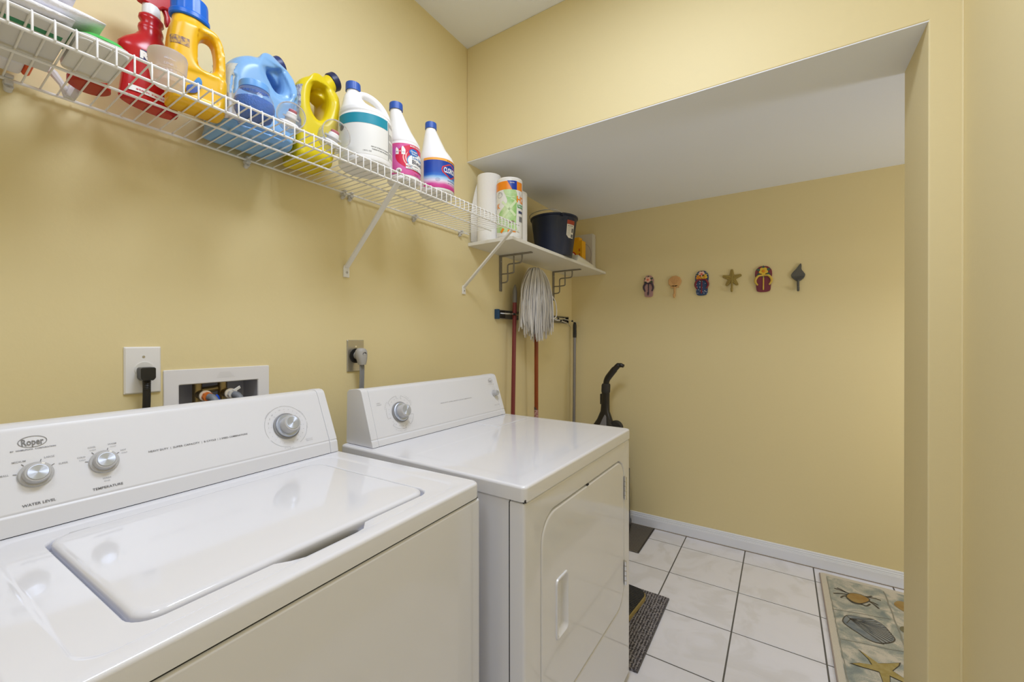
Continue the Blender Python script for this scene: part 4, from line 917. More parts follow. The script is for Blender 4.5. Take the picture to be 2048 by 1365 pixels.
grip([(.012, .275, .006), (.040, .300, .004), (.062, .345, .003), (.080, .410, -.002), (.074, .480, -.010)])
grip([(.012, .880, .004), (.040, .900, -.006), (.062, .935, -.012), (.085, .985, -.030), (.090, 1.010, -.050)])
grip([(.010, .860, .002), (.030, .890, .004), (.045, .925, .004), (.060, .955, .002), (.062, .990, .006)])
grip([(.012, 1.085, .004), (.030, 1.110, .001), (.046, 1.150, -.006), (.060, 1.185, -.014), (.070, 1.205, -.020)])

REDP = mat('broom_red', (0.20, 0.035, 0.035, 1), 0.4)
t = thing('broom', 'dark red handled broom with a grey tip leaning on the tool rail', 'broom', (0.052, 0.320, 0))
top = Vector((-.002, .0467, 1.5837)); low = Vector((0, .0, .16))
build('handle', M().tube([low, low.lerp(top, .5), low.lerp(top, .93)], .0118, 16), REDP, t)
build('handle_tip', M().tube([low.lerp(top, .928), low.lerp(top, .94), low.lerp(top, .972), low.lerp(top, .988), top], [.0128, .0138, .0132, .009, .004], 16), mat('tip_grey', (0.20, 0.19, 0.18, 1), 0.45), t)
build('head', M().box(-.028, .028, -.15, .15, .12, .165), BLACKP, t, bevel=0.008, segs=2)
build('bristles', M().prism([(-.148, .121), (.148, .121), (.165, .002), (-.165, .002)], -.024, .024, 'X'), mat('bristle_tan', (0.30, 0.22, 0.12, 1), 0.9, bump=(200, 1, 0.01)), t)

t = thing('string_mop', 'string mop hung upside down, grey white cotton head on a red brown handle', 'mop', (0.090, 0.515, 0))
ORNG = mat('mop_handle', (0.26, 0.055, 0.012, 1), 0.35)
build('handle', M().tube([(-.024, .072, .02), (-.020, .060, .8), (-.008, .040, 1.3), (0, 0, 1.62)], .0122, 16), ORNG, t)
build('handle_sticker', M().tube([(-.020, .060, .79), (-.0196, .0584, .842)], .0128, 16), mat('sticker', (0.62, 0.42, 0.38, 1), 0.5, var=(160, (0.25, 0.05, 0.05, 1))), t)
build('handle_band', M().tube([(-.0196, .0584, .842), (-.0195, .0580, .858)], .0128, 16), mat('band_dark', (0.10, 0.07, 0.06, 1), 0.5), t)
build('mop_clamp', M().box(-.014, .014, -.055, .055, 1.610, 1.645), BLACKP, t, bevel=0.004)
MOPC = [mat('mop_yarn_grey', (0.50, 0.475, 0.44, 1), 0.95), mat('mop_yarn_pale', (0.66, 0.64, 0.62, 1), 0.95), mat('mop_yarn_tan', (0.33, 0.28, 0.19, 1), 0.95)]
rnd = random.Random(3)
for k in range(150):
    u = rnd.uniform(-1, 1); dep = rnd.random()
    yt = u * .050 + rnd.uniform(-.004, .004); zt = 1.690 + rnd.uniform(-.012, .012) - abs(u) * .012
    yb = u * .180 + rnd.uniform(-.022, .022) + .004; zb = 1.300 + abs(u + .2) * .045 + rnd.uniform(-.05, .045)
    xf = .012 + .050 * dep * sqrt(max(0.05, 1 - u * u)); sw = rnd.uniform(-.012, .012)
    pts = [(rnd.uniform(-.006, .006), yt * .6, 1.640), (xf * .45, yt * 1.1, zt), (xf * .8, yb * .62 + sw * .3, zt - .040), (xf, yb * .90 + sw, zt - .125), (xf + rnd.uniform(-.008, .008), yb * .98 - sw * .7, zt - .24), (xf + rnd.uniform(-.014, .012), yb, zb)]
    rr_ = rnd.uniform(.0034, .0046); pp = spline(pts, 3, False)
    link('mop_strand', M().tube(pp, [rr_] * (len(pp) - 1) + [rr_ * .6], 5).mesh('mop_strand'), rnd.choice(MOPC if dep < .5 else MOPC[:2]), t)
lp = spline([(.040, .150, 1.545), (.046, .185, 1.51), (.048, .200, 1.455), (.046, .196, 1.415), (.042, .165, 1.402), (.038, .140, 1.404)], 4, False)
build('mop_strand', M().tube(lp, .0032, 5), MOPC[1], t)

t = thing('pole', 'grey metal pole with a black foam grip standing in the back corner', 'pole', (0.040, 1.190, 0))
GREYP = mat('pole_grey', (0.27, 0.26, 0.265, 1), 0.35, 0.4)
build('shaft', M().tube([(-.006, -.012, .004), (0, 0, .80), (.004, .0, 1.292)], .0108, 14), GREYP, t)
build('foam_grip', M().tube([(.004, 0, 1.286), (.0045, 0, 1.30), (.005, 0, 1.375), (.005, 0, 1.390), (.005, 0, 1.402)], [.0128, .0135, .0130, .0105, .0080], 14), BLACKR, t)

# ------------------------------------------------------------------ upright carpet cleaner behind the dryer
t = thing('carpet_cleaner', 'black upright carpet cleaner, only its curved handle seen behind the dryer', 'vacuum cleaner', (0.345, 1.040, 0))
VB = mat('cleaner_black', (0.022, 0.019, 0.016, 1), 0.28)
build('handle_grip', M().tube(spline([(-.004, 0, .965), (.004, 0, 1.005), (.040, 0, 1.055), (.066, 0, 1.085), (.082, 0, 1.100), (.102, 0, 1.101), (.118, 0, 1.095)], 4, False), [.020] * 5 + [.021] * 6 + [.018] * 6 + [.0145] * 4 + [.012] * 3 + [.007], 14), VB, t)
build('handle_collar', M().loft([(.915, .026, .026, -.006, 0, 2.5), (.925, .028, .028, -.006, 0, 2.5), (.965, .028, .027, -.004, 0, 2.5), (.975, .024, .024, -.003, 0, 2.5)], 28), BLACKR, t)
build('handle_stem', M().loft([(.40, .155, .05, -.01, 0, 2.4), (.60, .140, .048, -.006, 0, 2.4), (.690, .082, .042, -.012, 0, 2.4), (.735, .052, .034, -.012, 0, 2.4), (.790, .030, .028, -.010, 0, 2.3), (.850, .027, .026, -.008, 0, 2.2), (.918, .026, .026, -.006, 0, 2)], 36), VB, t, sharp=60)
build('trigger_switch', M().box(-.043, -.030, -.010, .010, .835, .905), BLACKP, t, bevel=0.003)
build('stem_panel', M().prism([(-.050, .66), (.016, .66), (.012, .760), (.004, .775), (-.012, .745)], -.050, -.036, 'Y'), mat('panel_grey', (0.20, 0.20, 0.22, 1), 0.3), t, bevel=0.003)
build('hose_hook', M().lathe([(.040, -.02), (.046, -.012), (.046, .012), (.040, .02)], 24, (.066, -.005, .690), 'Y'), BLACKR, t)
build('tank', M().loft([(.16, .15, .09, 0, 0, 3), (.42, .15, .085, 0, 0, 3)], 32), mat('tank_smoke', (0.05, 0.06, 0.08, 1), 0.2), t)
build('base', M().loft([(.012, .15, .15, 0, -.03, 3), (.05, .155, .155, 0, -.03, 3), (.14, .15, .12, 0, -.01, 3), (.17, .14, .09, 0, 0, 3)], 32), VB, t)
for x in (-.12, .12): build('wheel', M().lathe([(.03, -.012), (.034, -.008), (.034, .008), (.03, .012)], 20, (x, .085, .0425), 'X'), BLACKR, t)

# ------------------------------------------------------------------ coat hooks on the alcove wall
def hook_peg(parent, m, z0, z1, x=0.0, out=0.018, r=.0046):
    q = spline([(x, -.010, z0), (x, -.012, (z0 + z1) / 2), (x, -.013, z1 + .014), (x, -.018, z1 + .003), (x, -.018 - out * .4, z1), (x, -.018 - out * .8, z1 + .006), (x, -.018 - out, z1 + .018)], 4, False)
    return build('hook', M().tube(q, r, 10), m, parent)
def flower(parent, x, z, r, mp, mc, y=-.011, n=5, a0=.3):
    pts = []
    for k in range(40):
        a = 2 * pi * k / 40; pts.append((x + r * (.72 + .28 * abs(cos((a + a0) * n / 2))) * cos(a), z + r * (.72 + .28 * abs(cos((a + a0) * n / 2))) * sin(a)))
    o = build('flower', M().prism(pts, y - .004, y, 'Y'), mp, parent, bevel=0.001, segs=1)
    build('flower_center', M().lathe([(r * .36, 0), (r * .30, .002), (.001, .003)], 14).map(lambda a, b, c: (x + a, y - .004 - c, z + b)), mc, o)
    return o
def sandal(x, z, label, hx, hz, msole, mstrap, leafm, flowers, mdots=None, peg=None, scale=1.0, ml=None):
    t = thing('wall_hook', label, 'coat hook', (x, D - .0004, z), 0, 'beach themed coat hooks on the alcove wall')
    a, b = hx, hz
    o = spline([(-a * .72, -b * .92), (0, -b), (a * .72, -b * .92), (a * .86, -b * .55), (a * .90, -.1 * b), (a, b * .35), (a * .92, b * .70), (a * .5, b * .96), (0, b), (-a * .5, b * .96), (-a * .92, b * .70), (-a, b * .35), (-a * .90, -.1 * b), (-a * .86, -b * .55)], 4)
    build('sole', M().prism(o, -.011, 0, 'Y'), msole, t, bevel=0.002, segs=2)
    for s_ in (-1, 1):
        q = spline([(0, -.013, b * .28), (s_ * a * .55, -.017, b * .26), (s_ * a * .90, -.016, b * .02), (s_ * a * .92, -.013, -b * .22), (s_ * a * .66, -.012, -b * .46)], 4, False)
        build('strap', M().tube(q, [.003 + .0022 * sin(pi * k / (len(q) - 1)) + .0012 for k in range(len(q))], 8), mstrap, t)
    for k in range(6):
        aa = radians(30 + 60 * k); lx, lz = .62 * a * cos(aa), b * .55 + .56 * a * sin(aa)
        build('leaf', M().prism(spline([(lx - .010 * cos(aa), lz - .010 * sin(aa)), (lx - .006 * sin(aa), lz + .006 * cos(aa)), (lx + .014 * cos(aa), lz + .014 * sin(aa)), (lx + .006 * sin(aa), lz - .006 * cos(aa))], 3), -.0135, -.010, 'Y'), leafm, t)
    for fx, fz, fr, m1, m2 in flowers: flower(t, fx, fz, fr, m1, m2, -.0125)
    hook_peg(t, peg or mstrap, b * .28, -b * .82, 0, .016, .0036)
    if mdots:
        dd = M(); rn = random.Random(5)
        for k in range(46):
            dx, dz = rn.uniform(-a * .82, a * .82), rn.uniform(-b * .92, b * .9)
            dd.lathe([(.0022, 0), (.0016, .0008)], 7).v[-14:]
            dd.v[-14:] = [(dx + p[0], -.0112 - p[2], dz + p[1]) for p in dd.v[-14:]]
        o = build('dots', dd, mdots, t); o['kind'] = 'stuff'
    return t
LEAF = mat('leaf_green', (0.05, 0.09, 0.05, 1), 0.5)
PINKF = mat('petal_pink', srgb(235, 190, 170), 0.5); CORAL = mat('petal_coral', srgb(215, 110, 90), 0.5)
YELF = mat('petal_yellow', srgb(225, 190, 60), 0.5); ORF = mat('petal_orange', srgb(215, 140, 30), 0.5)
sandal(0.5726, 1.6305, 'mauve flip flop shaped hook with a dark strap and one pale pink flower', .033, .073, mat('sole_mauve', srgb(178, 140, 140), 0.6), mat('strap_plum', srgb(72, 58, 76), 0.5), LEAF, [(-.004, .044, .021, PINKF, CORAL)])
sandal(0.9023, 1.6270, 'blue flip flop shaped hook with white dots and a flower cluster', .039, .078, mat('sole_blue', srgb(52, 74, 118), 0.6), mat('strap_maroon', srgb(128, 46, 62), 0.5), LEAF, [(-.016, .036, .018, ORF, ORF), (.016, .038, .018, YELF, ORF), (0, .056, .020, PINKF, CORAL)], mdots=INKW)
sandal(1.2350, 1.6255, 'maroon flip flop shaped hook with yellow straps and a yellow flower', .043, .076, mat('sole_maroon', srgb(124, 54, 70), 0.6), mat('strap_yellow', srgb(218, 188, 84), 0.5), mat('leaf_teal', (0.04, 0.13, 0.10, 1), 0.5), [(0, .046, .024, YELF, ORF)])
SHELLM = mat('shell_tan', srgb(215, 170, 115), 0.6)
t = thing('wall_hook', 'tan scallop shell shaped hook, second from the left in its row', 'coat hook', (0.7399, D - .0004, 1.6200), 0, 'beach themed coat hooks on the alcove wall')
sp = []
for k in range(36):
    a = 2 * pi * k / 36; sp.append((.041 * cos(a) * (1 + .03 * cos(9 * a)), .030 + .037 * sin(a) * (1 + .03 * cos(9 * a))))
build('shell', M().prism(sp, -.012, 0, 'Y'), SHELLM, t, bevel=0.004, segs=3)
build('shell_hinge', M().prism([(-.027, -.010), (.027, -.010), (.022, .006), (-.022, .006)], -.012, 0, 'Y'), SHELLM, t, bevel=0.002)
for k in range(7):
    a = radians(35 + 110 * k / 6); build('rib', M().tube([(0, -.0125, .000), (.036 * cos(a), -.0125, .030 + .034 * sin(a))], [.0012, .0022], 6), SHELLM, t)
hook_peg(t, SHELLM, -.004, -.072, 0, .018, .0062)
STARM = mat('star_olive', srgb(158, 138, 74), 0.7, bump=(400, 0.6, 0.002))
t = thing('wall_hook', 'olive starfish shaped hook, fourth from the left in its row', 'coat hook', (1.0706, D - .0004, 1.6265), 0, 'beach themed coat hooks on the alcove wall')
st = []
for k in range(10):
    a = pi / 2 + pi * k / 5; q = .055 if k % 2 == 0 else .022
    if k % 2 == 0:
        for d_ in (-.13, 0, .13): st.append((q * (1 if d_ == 0 else .96) * cos(a + d_), .018 + q * (1 if d_ == 0 else .96) * sin(a + d_)))
    else: st.append((q * cos(a), .018 + q * sin(a)))
build('starfish', M().prism(st, -.012, 0, 'Y'), STARM, t, bevel=0.004, segs=2)
for k in range(5):
    a = pi / 2 + 2 * pi * k / 5; build('arm_ridge', M().tube([(0, -.0125, .018), (.048 * cos(a), -.0115, .018 + .048 * sin(a))], [.004, .0015], 6), STARM, t)
hook_peg(t, STARM, .016, -.062, 0, .016, .0055)
DRKM = mat('hook_slate', (0.10, 0.10, 0.095, 1), 0.5)
t = thing('wall_hook', 'dark grey conch shell shaped hook, rightmost of its row', 'coat hook', (1.4020, D - .0004, 1.6190), 0, 'beach themed coat hooks on the alcove wall')
build('conch', M().prism(spline([(.012, .080), (.004, .070), (-.010, .050), (-.030, .026), (-.032, .012), (-.022, -.004), (-.006, -.018), (.008, -.018), (.026, -.004), (.033, .016), (.026, .030), (.016, .048), (.016, .070)], 4), -.013, 0, 'Y'), DRKM, t, bevel=0.004, segs=3)
for z, q in ((.006, .028), (-.002, .022), (-.009, .015)): build('whorl_ridge', M().tube(spline([(-q, -.0130, z), (0, -.0155, z - .003), (q, -.0130, z + .001)], 4, False), .0020, 6), DRKM, t)
hook_peg(t, DRKM, -.012, -.072, 0, .016, .0062)

# ------------------------------------------------------------------ outlets, supply box, hoses, cords
t = thing('power_outlet', 'white wall outlet plate with a round receptacle above the washer', 'outlet', (0, -1.2577, 1.1945), R90)
build('cover_plate', M().loops([[(x, y, z) for x, z in rr(-.0352 + i, .0352 - i, -.0575 + i, .0575 - i, .002, 3, 2)] for i, y in ((0, 0.0), (0, -.003), (.003, -.0062))]), WPLAST, t)
build('receptacle', M().lathe([(.0185, 0), (.0185, .0020), (.0172, .0024)], 32).map(lambda a, b, c: (a + .002, -.0060 - c, b + .002)), mat('receptacle_white', (0.74, 0.74, 0.74, 1), 0.4), t)
build('plate_screw', M().lathe([(.003, 0), (.0028, .001)], 10).map(lambda a, b, c: (a + .001, -.0062 - c, b + .033)), STEEL, t)
t = thing('power_plug', 'black angled plug and cord in the white outlet', 'plug', (0.0086, -1.2560, 1.190), R90)
build('plug_body', M().prism([(-.0145, .006), (-.0145, -.018), (-.010, -.024), (.010, -.024), (.0145, -.018), (.0145, .006), (.011, .008), (-.011, .008)], -.030, 0, 'Y').map(lambda x, y, z: (x, y, z + .004)), BLACKP, t, bevel=0.002)
sr = M()
for k in range(5): sr.lathe([(.0078 - .0002 * k, -.0015), (.0088 - .0003 * k, 0), (.0078 - .0002 * k, .0015)], 14, (0, -.016, -.024 - .0042 * k))
build('strain_relief', sr, BLACKP, t)
cd = spline([(0, -.016, -.020), (0, -.016, -.060), (-.001, -.014, -.10), (-.004, -.010, -.16), (-.010, -.006, -.30), (-.014, -.006, -.50)], 4, False)
build('cord', M().tube(cd, .0052, 8).tube([(p[0] - .0042, p[1], p[2]) for p in cd], .0038, 8).tube([(p[0] + .0042, p[1], p[2]) for p in cd], .0038, 8), BLACKP, t)
t = thing('dryer_outlet', 'stainless steel dryer outlet plate with a black receptacle', 'outlet', (0, -0.6515, 1.2105), R90)
build('cover_plate', M().loops([[(x, y, z) for x, z in rr(-.0355 + i, .0355 - i, -.0580 + i, .0580 - i, .0015, 3, 2)] for i, y in ((0, 0.0), (0, -.0035), (.002, -.0055))]), STEEL, t)
build('receptacle', M().lathe([(.0270, 0), (.0270, .0030), (.0255, .0036)], 36).map(lambda a, b, c: (a, -.0054 - c, b)), BLACKP, t)
build('plate_screw', M().lathe([(.0032, 0), (.003, .001)], 10).map(lambda a, b, c: (a, -.0056 - c, b + .034)), CHROME, t)
GPLUG = mat('plug_grey', (0.40, 0.39, 0.38, 1), 0.4)
t = thing('dryer_plug', 'grey dryer plug and flat grey cord in the steel outlet', 'plug', (0.0095, -0.6500, 1.2120), R90)
build('plug_body', M().loft([(-.034, .013, .013, 0, -.030, 2.4), (-.020, .0165, .0165, 0, -.029, 2.4), (.000, .021, .020, 0, -.026, 2.3), (.016, .021, .019, 0, -.025, 2.2), (.024, .016, .014, 0, -.025, 2), (.027, .008, .008, 0, -.025, 2)], 28), GPLUG, t)
build('plug_neck', M().lathe([(.015, 0), (.013, .012)], 20).map(lambda a, b, c: (a, -c - .0002, b)), GPLUG, t)
build('plug_mark', M().lathe([(.0085, 0), (.0085, .001), (.0068, .001), (.0068, 0)], 24).map(lambda a, b, c: (a, -.0448 - c, b * .8 + .006)), mat('plug_grey_dark', (0.28, 0.28, 0.28, 1), 0.4), t)
cd = spline([(0, -.029, -.030), (.001, -.028, -.060), (.003, -.024, -.10), (.006, -.018, -.16), (.010, -.016, -.30), (.012, -.016, -.45)], 4, False)
mc = M()
for dx in (-.0062, 0, .0062): mc.tube([(p[0] + dx, p[1], p[2]) for p in cd], .0036, 8)
build('cord', mc, mat('cord_grey', (0.27, 0.28, 0.31, 1), 0.4), t)

t = thing('washer_outlet_box', 'white recessed washer supply box in the wall with brass valves', 'utility box', (0, -1.0880, 1.0900), R90)
fr = M(); X0, X1, Z0, Z1 = -.1292, .1292, -.100, .1008; x0, x1, z0, z1 = -.0968, .0970, -.060, .0600
def LL(a, b, c, d, y, r=.003): return [(x, y, z) for x, z in rr(a, b, c, d, r, 3, 4)]
build('box_frame', M().loops([LL(X0, X1, Z0, Z1, 0), LL(X0, X1, Z0, Z1, -.003), LL(X0 + .001, X1 - .001, Z0 + .001, Z1 - .001, -.0042), LL(x0 - .002, x1 + .002, z0 - .002, z1 + .002, -.0042), LL(x0, x1, z0, z1, -.002), LL(x0, x1, z0, z1, .002)], False, False), mat('box_white', (0.80, 0.80, 0.85, 1), 0.4), t, sharp=25)
build('box_recess', M().loops([LL(x0 - .001, x1 + .001, z0 - .001, z1 + .001, .0005), LL(x0, x1, z0, z1, .088), LL(x0 + .004, x1 - .004, z0 + .004, z1 - .004, .090)], False, True), mat('recess_grey', (0.46, 0.47, 0.54, 1), 0.5), t, sharp=40)  # side walls and back of the recess, greyer than the frame
F = Flat()
for k in range(5): F.rect(-.012 + .002 * k, .034 - .003 * k, .073 + .0035 * k, .0738 + .0035 * k)
F.place('embossing', mat('emboss_grey', (0.66, 0.66, 0.70, 1), 0.4), t, on_front(0, -.0042, 0, .0003))
def valve(x, mcol, nutm):
    v = M(); v.lathe([(.0115, -.03), (.0115, .030), (.009, .034)], 18, (x, .045, .028)); 
    for k in range(4): v.lathe([(.0090 + .002 * (k % 2), -.004), (.0090 + .002 * (k % 2), .004)], 8, (x, .045, -.008 - .009 * k))
    v.lathe([(.0125, 0), (.0125, .022), (.011, .030)], 18).v
    k = len(v.v) - 54; v.v[k:] = [(x + .004 + p[0], .045 - p[2], .026 + p[1]) for p in v.v[k:]]
    o = build('valve', v, BRASS, t, sharp=40)
    build('washer_ring', M().lathe([(.0150, 0), (.0150, .006)], 24).map(lambda a, b, c: (x + .008 + a, .016 - c, .024 + b)), mat('ring_cream', (0.72, 0.66, 0.55, 1), 0.5), o)
    build('hose_nut', M().lathe([(.0128, 0), (.0128, .012)], 8).map(lambda a, b, c: (x + .010 + a, .010 - c, .022 + b)), nutm, o)
    build('copper_stub', M().tube([(x, .045, -.058), (x, .045, -.036)], .008, 12), COPPER, o)
valve(-.040, BRASS, mat('nut_orange', srgb(216, 116, 44), 0.5))
valve(.022, BRASS, mat('nut_white', (0.72, 0.70, 0.66, 1), 0.5))
build('manifold', M().tube([(-.040, .052, .034), (.022, .052, .040)], .009, 12).tube([(-.012, .052, .036), (-.012, .052, .022)], .007, 10), BRASS, t)
build('shutoff_lever', M().loft([(-.028, .010, .005, 0, 0, 2), (-.012, .011, .006, 0, 0, 2), (.006, .006, .005, 0, 0, 2), (.012, .002, .002, 0, 0, 2)], 16), mat('lever_blue', srgb(15, 80, 215), 0.35), t, (-.002, .020, .012))
build('paper_tag', M().box(-.010, .012, -.001, .001, -.004, .004), INKW, t, (.040, .000, .036), (0.2, -0.5, 0.2))
HOSE = mat('hose_grey', (0.15, 0.165, 0.19, 1), 0.5, var=(60, (0.22, 0.24, 0.28, 1)))
for x, lb in ((-.030, 'dark grey hose with an orange nut leaving the supply box'), (.032, 'dark grey hose with a white nut leaving the supply box')):
    t2 = thing('washer_hose', lb, 'hose', (0, -1.0880, 1.0900), R90, 'washer supply hoses')
    build('hose', M().tube(spline([(x + .001, -.0022, .022), (x + .006, -.014, .018), (x + .009, -.023, .004), (x + .006, -.028, -.018), (x + .002, -.030, -.05), (x, -.030, -.12), (x, -.030, -.30)], 5, False), .0098, 12), HOSE, t2)

# ------------------------------------------------------------------ mats and rugs on the floor
def rug(name, label, cat, x0, x1, y0, y1, th, m, r=.01, group=None):
    t = thing(name, label, cat, ((x0 + x1) / 2, (y0 + y1) / 2, 0.0), 0, group)
    a, b = (x1 - x0) / 2, (y1 - y0) / 2
    build('pile', M().loops([[(x, y, z) for x, y in rr(-a + i, a - i, -b + i, b - i, r, 4, 16)] for i, z in ((0, 0.0006), (0, th * .7), (.003, th))]), m, t, sharp=60)
    return t, a, b
def stripe_mat(name, c1, c2, axis, scale, bump=1.0, nzs=0.9, nscale=260):
    m = bpy.data.materials.new(name); m.use_nodes = True; nt = m.node_tree; b = nt.nodes['Principled BSDF']; b.inputs['Roughness'].default_value = 0.95
    tc = nt.nodes.new('ShaderNodeTexCoord'); wv = nt.nodes.new('ShaderNodeTexWave'); wv.bands_direction = axis; wv.inputs['Scale'].default_value = scale; wv.inputs['Distortion'].default_value = 0.6
    nz = nt.nodes.new('ShaderNodeTexNoise'); nz.inputs['Scale'].default_value = nscale; mx = nt.nodes.new('ShaderNodeMath'); mx.operation = 'MULTIPLY_ADD'; mx.inputs[1].default_value = nzs
    cr = nt.nodes.new('ShaderNodeValToRGB'); cr.color_ramp.elements[0].position = 0.0; cr.color_ramp.elements[1].position = 1.0; sb = nt.nodes.new('ShaderNodeMath'); sb.operation = 'SUBTRACT'; sb.inputs[1].default_value = .5 * nzs + .05; cr.color_ramp.elements[0].color = c1; cr.color_ramp.elements[1].color = c2
    bp = nt.nodes.new('ShaderNodeBump'); bp.inputs['Strength'].default_value = bump; bp.inputs['Distance'].default_value = 0.004
    nt.links.new(tc.outputs['Object'], wv.inputs['Vector']); nt.links.new(tc.outputs['Object'], nz.inputs['Vector'])
    nt.links.new(nz.outputs['Fac'], mx.inputs[0]); nt.links.new(wv.outputs['Fac'], mx.inputs[2]); nt.links.new(mx.outputs[0], sb.inputs[0]); nt.links.new(sb.outputs[0], cr.inputs[0])
    nt.links.new(cr.outputs[0], b.inputs['Base Color']); nt.links.new(mx.outputs[0], bp.inputs['Height']); nt.links.new(bp.outputs['Normal'], b.inputs['Normal'])
    return m
t, a, b = rug('grey_rug', 'grey chenille rug peeking out past the dryer', 'rug', 0.33, 0.866, -0.045, 0.484, 0.011, stripe_mat('chenille_grey', (0.07, 0.065, 0.075, 1), (0.40, 0.38, 0.42, 1), 'X', 26, nzs=4.0, nscale=150))
build('hem', M().box(a - .010, a + .002, -b, b, .0008, .009), mat('hem_grey', (0.12, 0.115, 0.125, 1), 0.9), t, bevel=0.002)
t, a, b = rug('striped_mat', 'dark striped mat against the back baseboard', 'mat', 0.08, 0.615, 0.838, D - .022, 0.006, stripe_mat('stripe_brown', (0.035, 0.030, 0.026, 1), (0.30, 0.27, 0.235, 1), 'Y', 30, nzs=0.5))
build('hem', M().box(a - .006, a + .002, -b, b, .0008, .0064), mat('hem_brown', (0.06, 0.055, 0.05, 1), 0.9), t, bevel=0.001)
t = thing('ribbed_mat', 'black ribbed mat with a tan edge lying on the grey rug', 'mat', (0.60, 0.295, 0.0115), radians(-6))
ol = rr(-.165, .165, -.160, .160, .045, 6, 8)
build('tan_edge', M().loops([[(x * k, y * k, z) for x, y in ol] for k, z in ((1, 0.0003), (1.0, .018), (.99, .020))]), mat('coir_tan', (0.42, 0.32, 0.12, 1), 0.9, bump=(180, 1, 0.006)), t)
build('ribbed_top', M().loops([[(x * k, y * k, z) for x, y in ol] for k, z in ((.97, .019), (.97, .026), (.955, .028))]), stripe_mat('rib_black', (0.012, 0.012, 0.013, 1), (0.075, 0.075, 0.08, 1), 'Y', 26), t)

t = thing('seashell_rug', 'cream and blue rug with crab, shell and starfish pictures by the doorway jamb', 'rug', (1.78, 0.62, 0.0), 0)
rx0, rx1, ry0, ry1 = 1.497 - 1.78, 2.09 - 1.78, 0.02 - 0.62, 1.170 - 0.62
RUGC = mat('rug_cream', (0.66, 0.62, 0.54, 1), 0.95, bump=(420, 0.4, 0.002), var=(300, (0.60, 0.56, 0.48, 1)))
build('pile', M().loops([[(x, y, z) for x, y in rr(rx0 + i, rx1 - i, ry0 + i, ry1 - i, .012, 4, 16)] for i, z in ((0, 0.0006), (0, .006), (.003, .009))]), RUGC, t, sharp=60)
build('binding', M().tube([(rx0 + .002, ry0 + .01, .005), (rx0 + .002, ry1 - .01, .005)], .0045, 8), mat('binding_mauve', (0.40, 0.34, 0.31, 1), 0.9), t)
def wash_mat():
    m = bpy.data.materials.new('rug_wash'); m.use_nodes = True; nt = m.node_tree; b_ = nt.nodes['Principled BSDF']; b_.inputs['Roughness'].default_value = 0.95
    tc = nt.nodes.new('ShaderNodeTexCoord'); n1 = nt.nodes.new('ShaderNodeTexNoise'); n1.inputs['Scale'].default_value = 11; n1.inputs['Detail'].default_value = 3; n1.inputs['Distortion'].default_value = 1.2
    n2 = nt.nodes.new('ShaderNodeTexNoise'); n2.inputs['Scale'].default_value = 330
    ma = nt.nodes.new('ShaderNodeMath'); ma.operation = 'MULTIPLY_ADD'; ma.inputs[1].default_value = 0.35
    cr = nt.nodes.new('ShaderNodeValToRGB'); e = cr.color_ramp.elements; e[0].position = .56; e[0].color = (0.61, 0.57, 0.49, 1); e[1].position = .88; e[1].color = (0.24, 0.28, 0.27, 1)
    k = e.new(.68); k.color = (0.40, 0.41, 0.36, 1)
    nt.links.new(tc.outputs['Object'], n1.inputs['Vector']); nt.links.new(tc.outputs['Object'], n2.inputs['Vector']); nt.links.new(n2.outputs['Fac'], ma.inputs[0]); nt.links.new(n1.outputs['Fac'], ma.inputs[2])
    nt.links.new(ma.outputs[0], cr.inputs[0]); nt.links.new(cr.outputs[0], b_.inputs['Base Color'])
    return m
rg = lambda pts: [(x - 1.78, y - 0.62) for x, y in pts]
RT = on_top(.009, .0004)
Flat().rect(1.524 - 1.78, 2.06 - 1.78, 0.05 - .62, 1.140 - .62).place('painted_field', wash_mat(), t, RT)
RT2 = on_top(.009, .0016); RT3 = on_top(.009, .0030)
RINK = mat('rug_ink', (0.10, 0.085, 0.06, 1), 0.95); RLINE = mat('rug_line', (0.30, 0.29, 0.24, 1), 0.95)
F = Flat()
jit = lambda p, q, n: [(p[0] + (q[0] - p[0]) * k / n + random.uniform(-.002, .002), p[1] + (q[1] - p[1]) * k / n + random.uniform(-.002, .002)) for k in range(n + 1)]
F.stroke(rg(jit((1.526, 1.12), (1.531, .05), 40)), .003); F.stroke(rg(jit((1.752, 1.124), (1.744, .05), 36)), .005); F.stroke(rg(jit((1.524, .816), (1.736, .870), 10)), .003); F.stroke(rg(jit((1.529, .592), (1.745, .640), 10)), .003)
F.place('panel_lines', RLINE, t, RT2)
CRABM = mat('crab_orange', (0.34, 0.20, 0.06, 1), 0.95, var=(14, (0.40, 0.30, 0.12, 1)))
ci = Flat()
for p in ([(1.606, 1.008), (1.575, 1.018), (1.548, 1.022)], [(1.602, .996), (1.57, .985), (1.540, .968)], [(1.597, .980), (1.58, .968), (1.566, .943)], [(1.593, 1.010), (1.575, 1.028), (1.56, 1.034)], [(1.669, 1.014), (1.70, 1.026), (1.726, 1.023)], [(1.672, .987), (1.692, .965), (1.706, .935)], [(1.662, 1.018), (1.68, 1.026), (1.696, 1.042)], [(1.671, .983), (1.692, .980), (1.708, .967)], [(1.591, .959), (1.611, .926), (1.645, .934)], [(1.678, .959), (1.660, .930), (1.640, .938)]):
    ci.stroke(rg(spline(p, 4, False)), .0075)
ci.place('crab_legs', RINK, t, RT2)
cb_ = [(1.593, .965), (1.600, .992), (1.618, 1.015), (1.649, 1.023), (1.677, 1.003), (1.670, .974), (1.639, .938), (1.612, .936)]
Flat().poly(rg(spline([(1.636 + (x - 1.636) * 1.12, .98 + (y - .98) * 1.12) for x, y in cb_], 4))).place('crab_outline', RINK, t, on_top(.009, .0023))
Flat().poly(rg(spline(cb_, 4))).place('crab_body', CRABM, t, RT3)
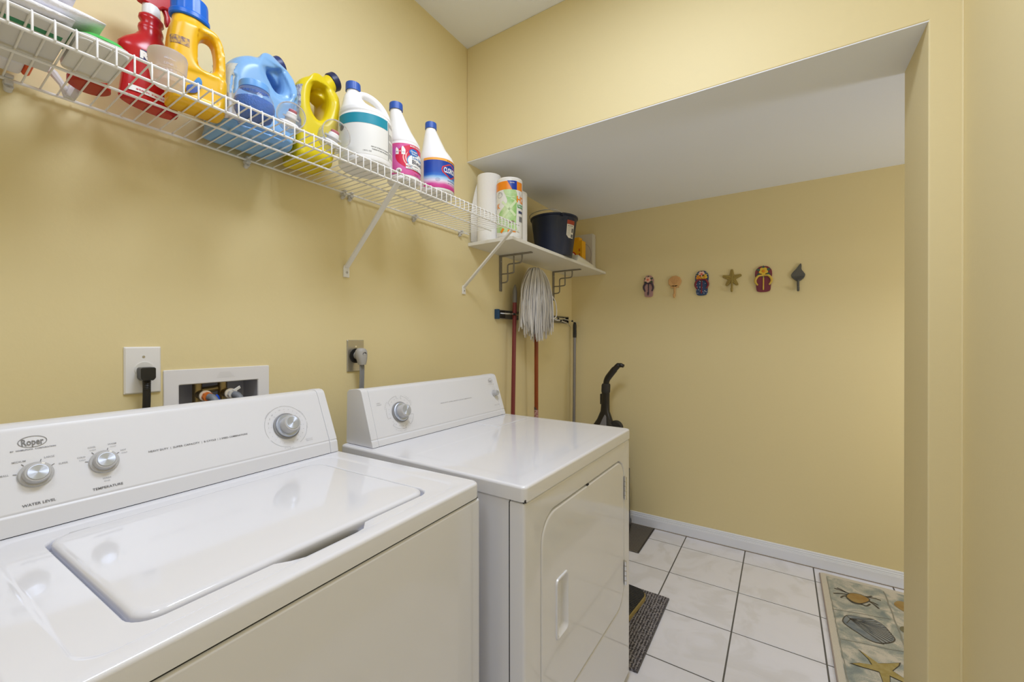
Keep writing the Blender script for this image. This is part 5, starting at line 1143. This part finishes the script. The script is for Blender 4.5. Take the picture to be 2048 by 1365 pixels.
shp = [(1.556, .731), (1.566, .775), (1.584, .799), (1.623, .81), (1.668, .822), (1.7, .794), (1.713, .75), (1.721, .715), (1.705, .682), (1.663, .649), (1.629, .652), (1.601, .677), (1.576, .70)]
Flat().poly(rg(spline([(1.64 + (x - 1.64) * 1.05, .735 + (y - .735) * 1.05) for x, y in shp], 4))).place('shell_outline', RINK, t, RT2)
Flat().poly(rg(spline(shp, 4))).place('shell_body', mat('shell_blue', (0.17, 0.20, 0.23, 1), 0.95, var=(30, (0.27, 0.29, 0.29, 1))), t, on_top(.009, .0023))
F = Flat()
for k in range(13):
    u = k / 12; q = (1.668 + .048 * sin(pi * u) + .01 * u, .822 - .175 * u)
    F.stroke(rg([(1.580, .772), (1.580 * .5 + q[0] * .5 + .004 * cos(u * 3), .772 * .5 + q[1] * .5), q]), .0042, taper=[.25, .8, 1.1])
F.stroke(rg([(1.572, .79), (1.585, .77), (1.566, .725)]), .003)
F.place('shell_ribs', RINK, t, RT3)
F = Flat()
for k in range(12):
    u = (k + .5) / 12; q = (1.664 + .046 * sin(pi * u) + .01 * u, .815 - .162 * u)
    F.stroke(rg([(1.592, .770), (1.592 * .5 + q[0] * .5, .770 * .5 + q[1] * .5), q]), .0034, taper=[.2, .8, 1.2])
F.place('shell_light_ribs', mat('rug_pale_blue', (0.42, 0.44, 0.43, 1), 0.95), t, RT3)
stp = [(1.587, .552), (1.606, .536), (1.639, .503), (1.671, .524), (1.709, .552), (1.703, .532), (1.677, .485), (1.705, .461), (1.74, .435), (1.735, .425), (1.663, .448), (1.655, .395), (1.640, .360), (1.636, .40), (1.634, .45), (1.62, .45), (1.578, .445), (1.551, .446), (1.581, .468), (1.617, .481), (1.61, .512)]
cx_, cy_ = 1.645, .470
Flat().poly(rg([(cx_ + (x - cx_) * 1.07, cy_ + (y - cy_) * 1.07) for x, y in stp])).place('starfish_outline', RINK, t, RT2)
Flat().poly(rg([(cx_ + (x - cx_) * .97, cy_ + (y - cy_) * .97) for x, y in stp])).place('starfish_body', mat('rug_star', (0.36, 0.28, 0.09, 1), 0.95, var=(60, (0.42, 0.34, 0.14, 1))), t, RT3)
Flat().poly(rg(spline([(1.772, 1.015), (1.795, 1.062), (1.84, 1.06), (1.87, 1.0), (1.84, .95), (1.80, .97)], 4))).place('lobster_body', CRABM, t, RT2)
Flat().poly(rg(spline([(1.755, .80), (1.775, .84), (1.84, .83), (1.86, .79), (1.80, .765)], 4))).place('fish_body', mat('rug_olive', (0.20, 0.18, 0.10, 1), 0.95), t, RT2)
